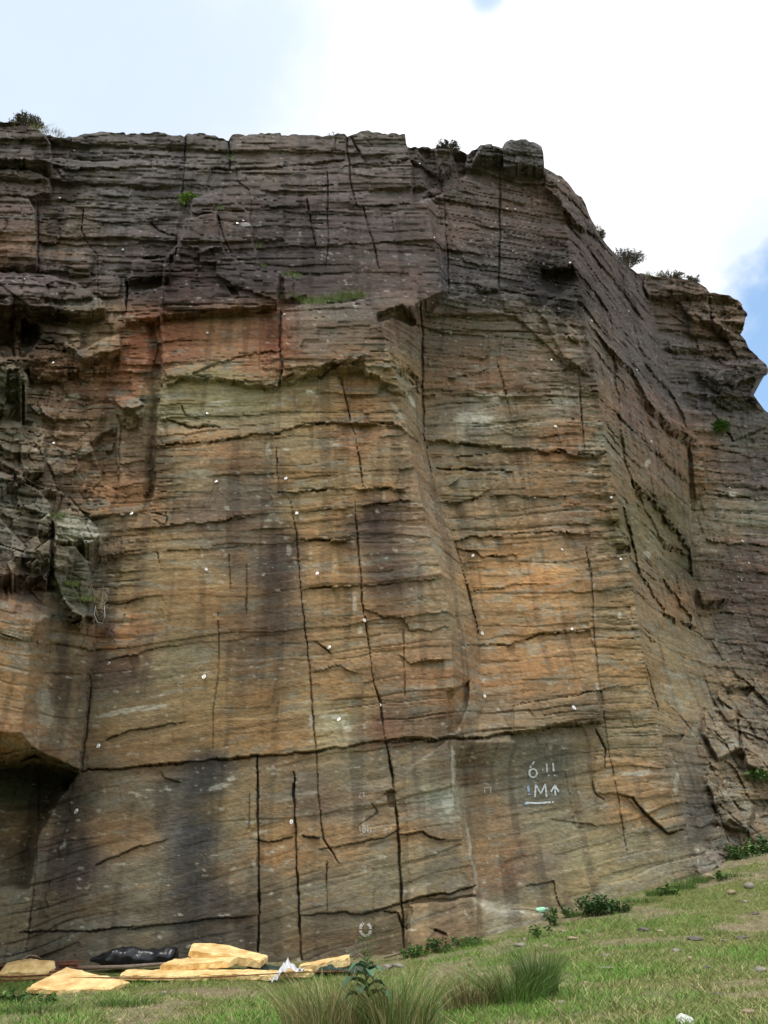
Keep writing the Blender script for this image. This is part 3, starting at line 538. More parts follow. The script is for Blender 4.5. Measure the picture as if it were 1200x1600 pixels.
def gz(x, y, fine=True):
    x = np.asarray(x, float); y = np.asarray(y, float); xc = np.clip(x, -28, 32); yc = np.clip(y, -16, 40)
    z = cf[n_] + cf[n_ + 1] * xc + cf[n_ + 2] * yc
    for i in range(n_): z = z + cf[i] * tps((xc - gp[i, 0]) ** 2 + (yc - gp[i, 1]) ** 2)
    if fine: z = z + fbm(x / .9, y / .9, 4, 801) * .045 + fbm(x / .16, y / .16, 2, 811) * .012
    return z
def cliffY(x):   # rough foot line of the wall
    return np.interp(x, [-9, -6, -3, 0, 1.5, 2.5, 3.5, 5, 6.2, 7, 8.5, 12], [12.7, 12.8, 13.2, 13.5, 13.5, 13.8, 14.3, 15.0, 15.6, 16.4, 17.6, 19.5])
gx = np.concatenate([[-400, -200, -100, -50, -30, -20, -15, -11], np.arange(-9, 12, .07), [13, 15, 18, 22, 30, 50, 100, 200, 400]])
gy = np.concatenate([[-400, -200, -100, -50, -25, -12, -6, -3, 0, 2, 3.5, 5], np.arange(5.6, 19, .07), [20, 22, 26, 32, 40, 60]])
GX, GY = np.meshgrid(gx, gy); GZ = gz(GX, GY)
bare = sstep(0.02, 0.36, fbm(GX / .8, GY / .55, 4, 821)); bare = np.clip(bare + .0, 0, 1)
foot = sstep(.55, .05, cliffY(GX) - GY) * sstep(-.5, .3, fbm(GX / .5, GY / .5, 3, 861)); bare = np.maximum(bare, .85 * foot)
gcol = np.array([.135, .155, .050])[None, None] * (1 - bare[..., None]) + bare[..., None] * np.array([.22, .185, .115])
gcol = gcol * (1 + .35 * fbm(GX / .12, GY / .12, 3, 831))[..., None]
ig = np.arange(GX.size).reshape(GX.shape); gq = np.stack([ig[:-1, :-1], ig[:-1, 1:], ig[1:, 1:], ig[1:, :-1]], -1).reshape(-1, 4)
soil = attr_mat('turf_soil', rough=.97, noise=.35, scale=14, bump=.6, bscale=40, spec=.15)
ground = big('ground', np.stack([GX, GY, GZ], -1).reshape(-1, 3), gq, soil, gcol.reshape(-1, 3), smooth=True); tag(ground, kind='structure')

leafm = attr_mat('leaf', rough=.6, noise=.15, scale=30, spec=.35)
lb = leafm.node_tree.nodes['Principled BSDF']
lb.inputs['Subsurface Weight'].default_value = 0.0
def blades(bx, by_, bz, h, wd, cols, lean=.35, curve=.3, r=rng, nseg=2):
    """blade geometry: arrays in, (V, F, C) out; each blade is a bent strip of quads ending in a point"""
    n = len(bx); a = r.random(n) * 2 * np.pi; la = r.random(n) * 2 * np.pi; ln = lean * (0.3 + r.random(n)) * h
    Vs = []; 
    for k in range(nseg + 1):
        f = k / nseg; cx = bx + np.cos(la) * ln * f ** (1 + curve * 3); cy = by_ + np.sin(la) * ln * f ** (1 + curve * 3); cz = bz + h * (f - .25 * f * f * lean)
        ww = wd * (1 - f * .85) * .5
        Vs.append(np.stack([cx - np.cos(a) * ww, cy - np.sin(a) * ww, cz], -1)); Vs.append(np.stack([cx + np.cos(a) * ww, cy + np.sin(a) * ww, cz], -1))
    Vv = np.stack(Vs, 1).reshape(-1, 3); b = np.arange(n) * (2 * (nseg + 1)); Fs = []
    for k in range(nseg): o_ = b + 2 * k; Fs.append(np.stack([o_, o_ + 1, o_ + 3, o_ + 2], -1))
    return Vv, np.concatenate(Fs), np.repeat(cols, 2 * (nseg + 1), 0)

# short turf
NB = 330000
qy = 6.0 + (rng.random(NB) ** 1.15) * 13; qx = (rng.random(NB) * 2 - 1) * (qy * .62 + .6)
ok = qy < cliffY(qx) - .02
dens = 1 - .6 * sstep(0.05, 0.36, fbm(qx / .8, qy / .55, 4, 821)); ok &= rng.random(NB) < dens; ok &= (cliffY(qx) - qy > .3 + .35 * fbm(qx / .5, qy / .5, 2, 866)) | (rng.random(NB) < .25)
ok &= ~((qx < .3) & (qy > 12.3) & (rng.random(NB) < .85))
qx = qx[ok]; qy = qy[ok]; n = len(qx)
patch = fbm(qx / 1.1, qy / .7, 3, 851); lush = sstep(-.25, .4, patch + .35 * sstep(-2, -5, qx) + .3 * sstep(9.5, 7, qy) * 0.5)
c1 = np.array([.165, .205, .055]); c2 = np.array([.13, .25, .04]); c3_ = np.array([.38, .32, .17])
mixv = rng.random(n)[:, None]; gc = c1 * (1 - lush[:, None]) + c2 * lush[:, None]; gc = np.where(mixv < .32 - .18 * lush[:, None], c3_, gc) * (.65 + .7 * rng.random(n)[:, None])
cl = sstep(.1, .5, fbm(qx / .35, qy / .22, 3, 871))
hh = (.018 + .05 * rng.random(n) ** 2 + .05 * lush * rng.random(n) + .05 * cl * rng.random(n))
gc = gc * 1.14
v_, f_, c_ = blades(qx, qy, gz(qx, qy) - .005, hh, .006 + .004 * rng.random(n), gc, lean=1.1, nseg=1)
turf = big('grass', v_, f_, leafm, c_); tag(turf, kind='stuff')

# ------------------------------------------------------------------ plants
def tuft_mesh(n, rad, h0, h1, wd, pal, lean, seed, nseg=3, ell=1.0):
    r = np.random.default_rng(seed); a = r.random(n) * 2 * np.pi; q = rad * np.sqrt(r.random(n))
    x = np.cos(a) * q; y = np.sin(a) * q * ell; h = h0 + (h1 - h0) * r.random(n)
    pal = np.array(pal); cc = pal[r.integers(0, len(pal), n)] * (.7 + .6 * r.random(n)[:, None])
    la = a + (r.random(n) - .5) * 1.6; V3_ = []; ln = lean * h * (.2 + r.random(n)) * (0.35 + q / rad)
    wa = r.random(n) * np.pi
    for k in range(nseg + 1):
        f = k / nseg; cx = x + np.cos(la) * ln * f ** 1.7; cy = y + np.sin(la) * ln * f ** 1.7; cz = h * (f - .3 * lean * f * f); ww = wd * (1 - .85 * f) * .5
        V3_ += [np.stack([cx - np.cos(wa) * ww, cy - np.sin(wa) * ww, cz], -1), np.stack([cx + np.cos(wa) * ww, cy + np.sin(wa) * ww, cz], -1)]
    Vv = np.stack(V3_, 1).reshape(-1, 3); b = np.arange(n) * (2 * (nseg + 1)); Fs = [np.stack([b + 2 * k, b + 2 * k + 1, b + 2 * k + 3, b + 2 * k + 2], -1) for k in range(nseg)]
    return Vv, np.concatenate(Fs), np.repeat(cc, 2 * (nseg + 1), 0)
GREEN = [(.11, .20, .04), (.15, .23, .055), (.07, .14, .03)]; STRAW = [(.40, .34, .18), (.32, .26, .12), (.24, .24, .09)]; BROWN = [(.2, .13, .06), (.14, .11, .05)]
def tuft(name, p, label, cat, n, rad, h0, h1, wd, pal, lean, seed, group=None, ell=1.0):
    v, f, c = tuft_mesh(n, rad, h0, h1, wd, pal, lean, seed, ell=ell)
    o = big(name, v, f, leafm, c); o.location = p; tag(o, label, cat, group); return o
def gpt(u, v, Y_):
    p = atY(u, v, Y_); p[2] = float(gz(p[0], p[1])) - .01; return p
def on_ground(u, v):
    """where the line of sight at (u, v) meets the ground"""
    for Y_ in np.arange(5.5, 20, .03):
        p = atY(u, v, Y_)
        if p[2] < float(gz(p[0], p[1], False)): break
    p[2] = float(gz(p[0], p[1])) - .01; return p
G = 'rush clumps growing in the turf'
tuft('rush_clump', on_ground(520, 1612), 'large green and straw rush clump at the bottom edge left of the leafy dock plant', 'rush', 1200, .42, .22, .60, .007, GREEN + STRAW + STRAW, .75, 1, G)
tuft('rush_clump', on_ground(625, 1614), 'tall green rush clump behind and right of the leafy dock plant', 'rush', 800, .28, .25, .60, .007, GREEN + GREEN + STRAW, .7, 2, G)
tuft('rush_clump', on_ground(740, 1574), 'small brown withered rush clump between two greener clumps', 'rush', 520, .26, .14, .40, .007, BROWN + STRAW + [(.08, .12, .03)], .8, 3, G)
tuft('rush_clump', on_ground(806, 1567), 'bright green spreading rush clump with loose low blades', 'rush', 620, .28, .18, .46, .007, GREEN, .95, 4, G)
tuft('rush_clump', on_ground(842, 1560), 'dense dark green upright rush clump, rightmost in the turf', 'rush', 620, .17, .26, .50, .006, [(.06, .11, .025), (.08, .15, .03)], .5, 5, G)

def leaf_geo(pts, dirs, size, r, asp=.55, lobes=False):
    """simple pointed leaves (two folded quads)"""
    V_, F_ = [], []
    for p, d in zip(pts, dirs):
        d = d / (np.linalg.norm(d) + 1e-9); up = np.array([0, 0, 1.0]) + r.normal(0, .5, 3); s = np.cross(d, up); s /= np.linalg.norm(s) + 1e-9; nrm = np.cross(s, d)
        L_ = size * (.6 + .8 * r.random()); b = len(V_)
        V_ += [p, p + d * L_ * .45 + s * L_ * asp * .5 + nrm * L_ * .08, p + d * L_ - nrm * L_ * .1, p + d * L_ * .45 - s * L_ * asp * .5 + nrm * L_ * .08, p + d * L_ * .5]
        F_ += [(b, b + 1, b + 4), (b + 1, b + 2, b + 4), (b, b + 4, b + 3), (b + 4, b + 2, b + 3)]
    return V_, F_
stemm = plain_mat('stem', (70, 80, 40), (96, 84, 52), 20)
twigm = plain_mat('twig', (74, 62, 56), (110, 96, 84), 20)
def tube(pts, rad, sides=5):
    V_, F_ = [], []; n = len(pts)
    for i, p in enumerate(pts):
        a = np.array(pts[max(i - 1, 0)], float); b = np.array(pts[min(i + 1, n - 1)], float); d = b - a; d /= np.linalg.norm(d) + 1e-9
        s = np.cross(d, [0.3, .1, 1.0]); s /= np.linalg.norm(s) + 1e-9; q = np.cross(d, s); rr = rad[i] if hasattr(rad, '__len__') else rad
        for k in range(sides): t_ = 2 * math.pi * k / sides; V_.append(np.array(p, float) + (s * math.cos(t_) + q * math.sin(t_)) * rr)
    for i in range(n - 1):
        for k in range(sides): F_.append((i * sides + k, i * sides + (k + 1) % sides, (i + 1) * sides + (k + 1) % sides, (i + 1) * sides + k))
    F_.append(tuple(range(sides))[::-1]); F_.append(tuple((n - 1) * sides + k for k in range(sides))); return V_, F_
def join(parts):
    V_, F_ = [], []
    for v, f in parts: b = len(V_); V_ += list(v); F_ += [tuple(i + b for i in q) for q in f]
    return V_, F_
def bushy(name, p, label, cat, w_, h_, d_, nst, nlf, size, pal, seed, group=None, asp=.6, stem=stemm, droop=0, stemr=.004, part='foliage'):
    r = np.random.default_rng(seed); root = empty(name, p); stems = []; pts = []; drs = []
    for i in range(nst):
        a = r.random() * 6.28; q = math.sqrt(r.random()); tip = np.array([math.cos(a) * q * w_ / 2, math.sin(a) * q * d_ / 2, h_ * (.45 + .55 * r.random()) * (1 - .4 * q) - droop * q * h_])
        b0 = np.array([math.cos(a) * q * w_ * .15, math.sin(a) * q * d_ * .15, -.03]); mid = (b0 + tip) / 2 + np.array([0, 0, h_ * .12]) + r.normal(0, .02, 3)
        P_ = [b0, b0 * .3 + mid * .7, mid * .4 + tip * .6, tip]; stems.append(tube(P_, [stemr, stemr * .8, stemr * .6, stemr * .3], 4))
        for k in range(nlf):
            f = .25 + .75 * r.random(); j = f * 3; j0 = int(min(j, 2)); pp = P_[j0] * (1 - (j - j0)) + P_[j0 + 1] * (j - j0) + r.normal(0, size * .35, 3)
            pts.append(pp); dd = r.normal(0, 1, 3); dd[2] = dd[2] * .5 + .15; drs.append(dd)
    v, f = leaf_geo(pts, drs, size, r, asp); pal = np.array(pal); cc = np.repeat(pal[r.integers(0, len(pal), len(pts))] * (.65 + .7 * r.random((len(pts), 1))), 5, 0)
    obj(part, v, f, leafm, root, cols=cc); v, f = join(stems); obj('stem', v, f, stem, root); tag(root, label, cat, group); return root
LG = [(.08, .17, .03), (.11, .21, .04), (.05, .11, .025)]; DG = [(.035, .085, .025), (.06, .13, .03), (.045, .1, .03)]
NG = 'leafy weeds along the foot of the wall'
bushy('leafy_weed', on_ground(650, 1496), 'low bramble weeds spilling beside the wide foot crack', 'weeds', .55, .22, .3, 20, 14, .05, LG, 21, NG)
bushy('leafy_weed', on_ground(688, 1490), 'dark green nettle patch at wall foot right of the wide foot crack', 'weeds', .5, .26, .3, 24, 14, .05, DG + LG, 22, NG)
bushy('leafy_weed', on_ground(728, 1478), 'fresh green weeds beneath the middle of the lowest rock ledge', 'weeds', .5, .20, .3, 20, 14, .045, LG, 23, NG)
bushy('leafy_weed', on_ground(846, 1468), 'low weed clump below the right end of the lowest ledge', 'weeds', .35, .22, .25, 12, 12, .05, LG, 24, NG)
bushy('leafy_weed', on_ground(866, 1448), 'leafy weed growing just right of the lowest ledge end', 'weeds', .32, .32, .25, 14, 14, .05, LG + DG, 25, NG)
bushy('leafy_weed', on_ground(888, 1436), 'small dark weed between the ledge end and the big dark leafy clump', 'weeds', .22, .26, .2, 10, 12, .045, DG, 26, NG)
bushy('leafy_weed', on_ground(932, 1432), 'big dark green leafy clump against the wall under the painted marks', 'weeds', .62, .42, .4, 44, 22, .055, DG, 27, NG)
bushy('leafy_weed', on_ground(965, 1428), 'dark glossy weeds on the right flank of the big dark clump', 'weeds', .45, .22, .3, 26, 16, .05, DG, 28, NG)
bushy('leafy_weed', on_ground(1045, 1402), 'dull green dock leaves in front of the wall, right of the dark clump', 'weeds', .45, .18, .3, 14, 12, .06, LG, 29, NG)
bushy('leafy_weed', on_ground(1128, 1375), 'pale leafy weed at the foot of the right arete', 'weeds', .35, .22, .3, 12, 12, .05, LG, 30, NG)
TG = 'grass tufts along the foot of the wall'
for k, (u, v, r_, h_, lb_) in enumerate([(740,1478,.22,.16,'bright grass tuft under the lowest ledge'),(900,1434,.16,.16,'grass tuft left of the dark leafy clump'),(1004,1412,.30,.14,'low grass tuft right of the dark leafy clump'),(1030,1402,.22,.18,'grass tuft against the wall left of the tallest tuft'),(1068,1390,.26,.26,'tallest bright green grass tuft at the base of the right arete'),(1092,1380,.2,.22,'grass tuft closest to the right arete foot'),(1150,1372,.3,.12,'short grass tuft below the bank at right')]):
    tuft('grass_tuft', on_ground(u, v), lb_, 'grass tuft', 320, r_, h_ * .4, h_, .008, GREEN, .7, 40 + k, TG, ell=.5)
tuft('grass_tuft', on_ground(60, 1580), 'lush grass tuft in front of the rusty bars', 'grass tuft', 500, .45, .05, .16, .009, GREEN, .9, 48, TG, ell=.5)
tuft('grass_tuft', on_ground(200, 1572), 'grass tuft in front of the torn foam sheet', 'grass tuft', 400, .35, .05, .15, .009, GREEN, .9, 49, TG, ell=.5)
bushy('leafy_weed', on_ground(22, 1562), 'broad leafy weeds in front of the rusty bars at far left', 'weeds', .6, .14, .4, 22, 12, .06, LG, 31, NG)
bushy('leafy_weed', on_ground(66, 1570), 'broad leafy weeds right of the far left weeds', 'weeds', .5, .12, .3, 16, 12, .06, LG, 32, NG)
# dock plant in the foreground, big blue-green leaves
def dock():
    p = on_ground(572, 1618); root = empty('dock_plant', p); root.scale = (.85, .85, .85); r = np.random.default_rng(60)
    st = tube([(0, 0, -.03), (.01, 0, .3), (-.01, .01, .48), (0, 0, .60)], [.012, .01, .007, .004], 6); obj('stem', *st, stemm, root, smooth=True)
    for (z, a, L_) in [(.36, .5, .24), (.38, 3.5, .26), (.42, 1.2, .2), (.45, 2.2, .20), (.50, -.3, .17), (.52, 3.3, .18), (.55, .9, .12), (.56, 2.5, .12), (.28, -.2, .26), (.26, 2.9, .26), (.48, 5.0, .2), (.34, 4.4, .22)]:
        d = np.array([math.cos(a), math.sin(a) * .6 - .3, .0]); s = np.array([-d[1], d[0], 0]); V_ = []; F_ = []
        for i in range(7):
            f = i / 6; ww = L_ * .34 * math.sin(math.pi * min(1, f * .93 + .07)) ** .8; c = np.array([0, 0, z]) + d * L_ * f + np.array([0, 0, .12 * L_ * math.sin(f * 2.2) * 3 - .35 * L_ * f * f])
            V_ += [c + s * ww + np.array([0, 0, ww * .4 + .006 * math.sin(i * 2)]), c, c - s * ww + np.array([0, 0, ww * .4 + .006 * math.cos(i * 3)])]
            if i: b = 3 * i; F_ += [(b - 3, b - 2, b + 1, b), (b - 2, b - 1, b + 2, b + 1)]
        obj('leaf', V_, F_, leafm, root, smooth=True, cols=np.tile([[.08, .16, .09]], (len(V_), 1)) * (.8 + .4 * r.random()))
    v, f = leaf_geo([np.array([r.normal(0, .015), r.normal(0, .015), .54 + .12 * r.random()]) for _ in range(40)], r.normal(0, 1, (40, 3)), .035, r); obj('flower_head', v, f, leafm, root, cols=np.tile([[.11, .2, .07]], (len(v), 1)))
    tag(root, 'blue-green broad leaved plant standing up between the big rush clumps', 'plant')
dock()
# tall thin weed in front of the chalk loop
def sprig(p, h, label):
    root = empty('tall_weed', p); r = np.random.default_rng(61); pts, drs, st = [], [], []
    for k in range(3):
        x = (k - 1) * .05; P_ = [np.array([x * .3, 0, -.02]), np.array([x, 0, h * .5]), np.array([x * 1.8, .01, h * (1 - .15 * abs(k - 1))])]; st.append(tube(P_, [.005, .004, .002], 4))
        for i in range(34): f = r.random() ** .7; pts.append(P_[0] * (1 - f) + P_[2] * f + r.normal(0, .012, 3)); d = r.normal(0, 1, 3); d[2] = abs(d[2]) * .3; drs.append(d)
    v, f = leaf_geo(pts, drs, .05, r, .4); obj('foliage', v, f, leafm, root, cols=np.tile([[.1, .17, .04]], (len(v), 1))); v, f = join(st); obj('stem', v, f, stemm, root); tag(root, label, 'weed')
sprig(on_ground(574, 1508), .42, 'tall thin green weed standing in front of the white chalk loop')

# growth on the rock and along the summit
def rim(u, v): return at(u, v, 0.02)
bushy('fern', rim(296, 316), 'bright yellow-green fern sprouting from the crack near the summit', 'fern', .62, .36, .3, 34, 20, .08, [(.20, .32, .05), (.15, .26, .04)], 71, None, asp=.3)
bushy('leafy_shrub', at(1128, 676, .35), 'green leafy shrub rooted in the far right wall', 'shrub', .5, .6, .4, 44, 26, .09, LG, 72)
bushy('leafy_shrub', at(1188, 1222, .4), 'leafy branch poking in over the lower right rocks', 'shrub', .7, .35, .5, 18, 16, .11, [(.11, .2, .05), (.09, .17, .05)], 73, None, asp=.4)
bushy('leafy_shrub', at(1172, 1364, .25), 'bramble bush spilling over the earthy bank at lower right', 'shrub', .9, .5, .5, 44, 18, .075, LG + DG + [(.2, .13, .06)], 74)
bushy('leafy_shrub', at(1192, 1350, .35), 'taller bramble bush at the right edge of the bank', 'shrub', .8, .6, .5, 40, 18, .075, DG + LG, 75)
bushy('leafy_shrub', at(1148, 1338, .2), 'small weedy bramble above the foot of the bank', 'shrub', .6, .25, .4, 20, 14, .06, LG, 76)
HP = [(.11, .10, .08), (.15, .13, .10), (.09, .11, .05)]
HG = 'heather clumps along the summit'
def heather(u, v, w_, h_, n, lab, seed, pal=HP): 
    p = at(u, v); p = p + np.array([0, .10, .12]); bushy('heather_bush', p, lab, 'heather', w_ * 1.5, h_ * 1.4, .6, int(n * 1.7), 40, .045, pal, seed, HG, asp=.4, stem=twigm, stemr=.006)
heather(34, 200, .62, .40, 60, 'dark heather clump on the top left corner of the cliff', 81, HP)
heather(700, 236, .5, .26, 36, 'dark heather clump on the summit between the two rock prows', 82, [(.05, .055, .045), (.08, .085, .05)])
heather(980, 417, 1.05, .72, 90, 'large grey twiggy heather bush on the right summit slope', 83, [(.15, .14, .14), (.18, .16, .16), (.12, .14, .09)])
heather(940, 375, .35, .22, 20, 'small heather tuft above and left of the large grey bush', 84, HP)
heather(1050, 436, .8, .20, 40, 'low green-brown heather strip right of the large grey bush', 85, [(.14, .16, .07), (.12, .11, .08)])
heather(1085, 442, .5, .18, 24, 'last heather tuft at the right end of the summit', 86, [(.12, .14, .07), (.12, .11, .08)])
bushy('dead_sprig', at(521, 212) + np.array([0, .05, 0]), 'thin bare sprig sticking up from the middle of the summit', 'twig', .45, .26, .2, 9, 5, .03, [(.14, .13, .12)], 87, None, stem=twigm, stemr=.004)
LGp = 'grass tufts growing on the rock'
for k, (u, v, r_, h_, n, lb_) in enumerate([(455,470,.20,.14,180,'grass tuft at the left end of the high grass ledge'),(490,476,.26,.14,260,'yellow-green grass tuft left of centre on the high ledge'),(520,474,.24,.18,260,'grass tuft in the middle of the high ledge'),(545,470,.22,.22,260,'tallest grass tuft near the right end of the high ledge'),(562,466,.14,.14,120,'last small grass tuft at the right end of the high ledge'),
    (455,434,.24,.10,160,'grass strip above the left end of the high ledge'),(408,418,.10,.08,60,'grass tuft left of the strip above the high ledge'),(402,388,.10,.10,60,'small grass tuft right of the twin anchor bolts'),(88,808,.16,.10,120,'moss-green tuft on the broken left blocks'),(80,884,.14,.12,100,'small green tuft under the pale left block'),(105,915,.18,.10,130,'green tuft on the sloping top of the roofed block'),(130,938,.18,.10,130,'green tuft beside the dead branch nest'),
    (84,214,.24,.16,120,'straw grass tuft hanging right of the top left heather'),(60,205,.2,.18,100,'straw grass tuft behind the top left heather'),(362,250,.08,.10,50,'tiny tuft in the summit crack'),(345,328,.08,.08,50,'tiny tuft right of the bright fern'),(724,268,.14,.12,70,'olive tuft below the summit heather'),(780,384,.05,.08,30,'tiny tuft in the right-hand vertical crack'),(1020,432,.3,.14,140,'dry grass tuft beside the large grey heather bush'),(930,360,.16,.14,70,'dry grass tuft on the right summit edge')]):
    q = at(u, v); pal = [(.15, .22, .05), (.2, .24, .07), (.11, .18, .04)] if k not in (12, 13, 16, 18, 19) else [(.24, .21, .11), (.17, .17, .08)]
    tuft('grass_tuft', q + np.array([0, -.06, -.02]), lb_, 'grass tuft', int(n * 1.6), r_ * 1.2, h_ * .5, h_ * 1.35, .011, pal, .9, 90 + k, LGp, ell=.4)

# ------------------------------------------------------------------ bolts
steel = plain_mat('zinc_steel', (206, 206, 204), (232, 232, 228), 30, rough=.35, metal=.35, bump=0, spec=.6)
def hanger_mesh():
    V_, F_ = [], []
    prof = [(0, .045), (.018, .040), (.030, .020), (.032, -.005), (.022, -.035), (0, -.045), (-.022, -.035), (-.032, -.005), (-.030, .020), (-.018, .040)]
    hole = [(math.cos(a) * .012, math.sin(a) * .012 - .018) for a in [math.pi / 2 - 2 * math.pi * k / 10 for k in range(10)]]
    def yy(z): return -.006 - max(0, .01 - z) * .75
    for d in (0, .005):
        for (x, z) in prof: V_.append((x, yy(z) - d, z))
        for (x, z) in hole: V_.append((x, yy(z) - d, z))
    n = 10
    for k in range(n):
        j = (k + 1) % n
        F_ += [(k, n + k, n + j, j), (2 * n + k, 2 * n + j, 3 * n + j, 3 * n + k), (k, j, 2 * n + j, 2 * n + k), (n + k, 3 * n + k, 3 * n + j, n + j)]
    b = len(V_)
    for y in (.02, -.028):
        for k in range(6): V_.append((math.cos(k * 1.0472) * .011, y, .022 + math.sin(k * 1.0472) * .011))
    for k in range(6): F_.append((b + k, b + (k + 1) % 6, b + 6 + (k + 1) % 6, b + 6 + k))
    F_.append(tuple(b + 6 + k for k in range(6))); return V_, F_
proto = None
ORD = ['lowest', 'second', 'third', 'fourth', 'fifth', 'sixth', 'seventh', 'eighth', 'ninth', 'tenth']
BOLTS = {
 'far left bolt line over the broken blocks': [(84,693),(83,568),(38,437),(76,382),(93,310),(116,236)],
 'bolt line rising past the dead branch nest': [(120,1268),(154,1166),(171,1037),(206,803),(192,391)],
 'bolt line above the dark water streak': [(319,1058),(322,890),(338,753),(324,647),(324,521),(371,350),(380,346)],
 'bolt line up the middle jointed slab': [(455,1284),(530,1124),(515,1012),(496,897),(464,803),(447,748),(485,613),(444,492)],
 'bolt line along the central tall crack': [(594,1102),(569,970)],
 'bolt line in the leaning central corner': [(757,1088),(753,990),(739,869),(676,474),(679,372),(656,257),(645,250)],
 'bolt line up the wall over the painted marks': [(896,1106),(894,983),(878,859),(835,778),(868,667),(862,563),(801,393),(805,328),(792,327)],
 'bolt line on the right arete': [(970,874),(955,778),(924,502),(891,411),(873,284)],
 'bolt line on the receding right face': [(1017,690),(995,579),(982,487)],
 'far right wall bolt line': [(1158,906),(1170,880),(1160,846),(1140,763),(1127,688),(1100,588),(1053,531),(1146,477)],
}
for nm, lst in BOLTS.items():
    for k, (u, v) in enumerate(lst):
        p = at(u, v, .035)
        if proto is None:
            hv, hf = hanger_mesh(); proto = obj('bolt_hanger', hv, hf, steel); o = proto
        else:
            o = proto.copy(); COL.objects.link(o)
        o.location = p; o.rotation_euler = (random.uniform(-.1, .1), random.uniform(-.3, .3), math.atan2(p[0], -p[1]) + math.pi + random.uniform(-.2, .2)) if False else (random.uniform(-.1, .1), random.uniform(-.3, .3), random.uniform(-.4, .4))
        s = .85 + .3 * random.random(); s *= .92; o.scale = (s, s, s)
        which = ORD[k] + ' up' if 0 < k < len(lst) - 1 else ('lowest' if k == 0 else 'topmost')
        tag(o, 'silver hanger, %s in the %s' % (which, nm), 'bolt', 'silver bolt hangers fixed to the rock')

# ------------------------------------------------------------------ paint and chalk on the wall
def markmat(name, c): return plain_mat(name, c, tuple(min(255, q + 18) for q in c), 40, rough=.9, bump=0)
pw = markmat('white_paint', (184, 192, 192)); pb = markmat('pale_blue_paint', (128, 156, 182)); chalk = markmat('chalk', (158, 154, 148))
def ribbon(strokes, wd):
    V_, F_ = [], []
    for S in strokes:
        pts = []
        for i in range(len(S) - 1):
            a, b = np.array(S[i], float), np.array(S[i + 1], float); m = max(2, int(np.linalg.norm(b - a) / 2))
            pts += [a * (1 - k / m) + b * k / m for k in range(m)]
        pts.append(np.array(S[-1], float)); b0 = len(V_)
        for i, p in enumerate(pts):
            d = pts[min(i + 1, len(pts) - 1)] - pts[max(i - 1, 0)]; d /= np.linalg.norm(d) + 1e-9; nn_ = np.array([-d[1], d[0]]); w2 = wd / 2 * (.8 + .4 * random.random())
            for sgn in (1, -1):
                q = p + nn_ * w2 * sgn; ts = [at(q[0] + e, q[1] + g) for e in (-2, 0, 2) for g in (-2, 0, 2)]; dmin = min(np.linalg.norm(t_ - EYE) for t_ in ts)
                dd = np.array([float(a) for a in ray(*q)]); dd /= np.linalg.norm(dd); V_.append(EYE + dd * (dmin - .008))
        for i in range(len(pts) - 1):
            k = b0 + 2 * i
            if len(pts) < 5 or random.random() > .05: F_.append((k, k + 1, k + 3, k + 2))
    return V_, F_
def mark(name, strokes, wd, m, label, cat):
    if len(strokes) > 1:
        root = None
        for S in strokes:
            v, f = ribbon([S], wd)
            if root is None: c = np.mean(v, 0); root = empty(name, c)
            obj('brush_stroke', [q - c for q in v], f, m, root)
        tag(root, label, cat); return root
    v, f = ribbon(strokes, wd); c = np.mean(v, 0); o = obj(name, [q - c for q in v], f, m, loc=c); tag(o, label, cat); return o
def arc(cx, cy, rx, ry, a0, a1, n=10): return [(cx + rx * math.cos(math.radians(a0 + (a1 - a0) * k / n)), cy + ry * math.sin(math.radians(a0 + (a1 - a0) * k / n))) for k in range(n + 1)]
mark('painted_numbers', [[(835,1190),(829,1198),(827,1206)], arc(833, 1208, 6, 6.5, -180, 180, 14), [(847,1202),(849,1203)], [(854,1193),(855,1206)], [(864,1192),(865,1205)], [(857,1211),(858,1212)], [(866,1211),(867,1212)]], 2.6, pw, 'faded white painted numbers above the painted M and arrow', 'writing')
mark('painted_letters', [[(836,1245),(837,1226),(845,1240),(852,1225),(854,1245)], [(868,1247),(867,1228)], [(861,1237),(867,1227),(873,1237)], [(822,1254),(840,1255),(865,1253)]], 2.6, pw, 'white painted M with an upward arrow over a bold underline', 'writing')
mark('painted_stroke', [[(825,1228),(827,1242)], [(820,1255),(826,1256)]], 3.2, pb, 'pale blue painted figure one left of the white painted M', 'writing')
mark('chalk_loop', [arc(571, 1452, 8, 10, -60, 250, 16)], 4.5, chalk, 'rough white chalk loop low on the wall above the tall thin weed', 'chalk mark')
mark('chalk_scribble', [[(562,1292),(563,1299)], arc(569, 1297, 2.5, 4, 0, 360, 8), [(574,1290),(575,1301)], [(579,1296),(580,1301)]], 1.6, chalk, 'small chalk scribble below the middle of the jointed slab', 'chalk mark')
mark('chalk_square', [[(757,1231),(767,1230),(766,1240)], [(757,1231),(757,1240)]], 1.6, chalk, 'small chalk bracket left of the painted marks', 'chalk mark')
mark('chalk_square', [[(562,1240),(568,1238),(569,1246)], [(562,1240),(562,1247),(566,1247)]], 1.4, chalk, 'small chalk bracket beside the notch right of the jointed slab', 'chalk mark')

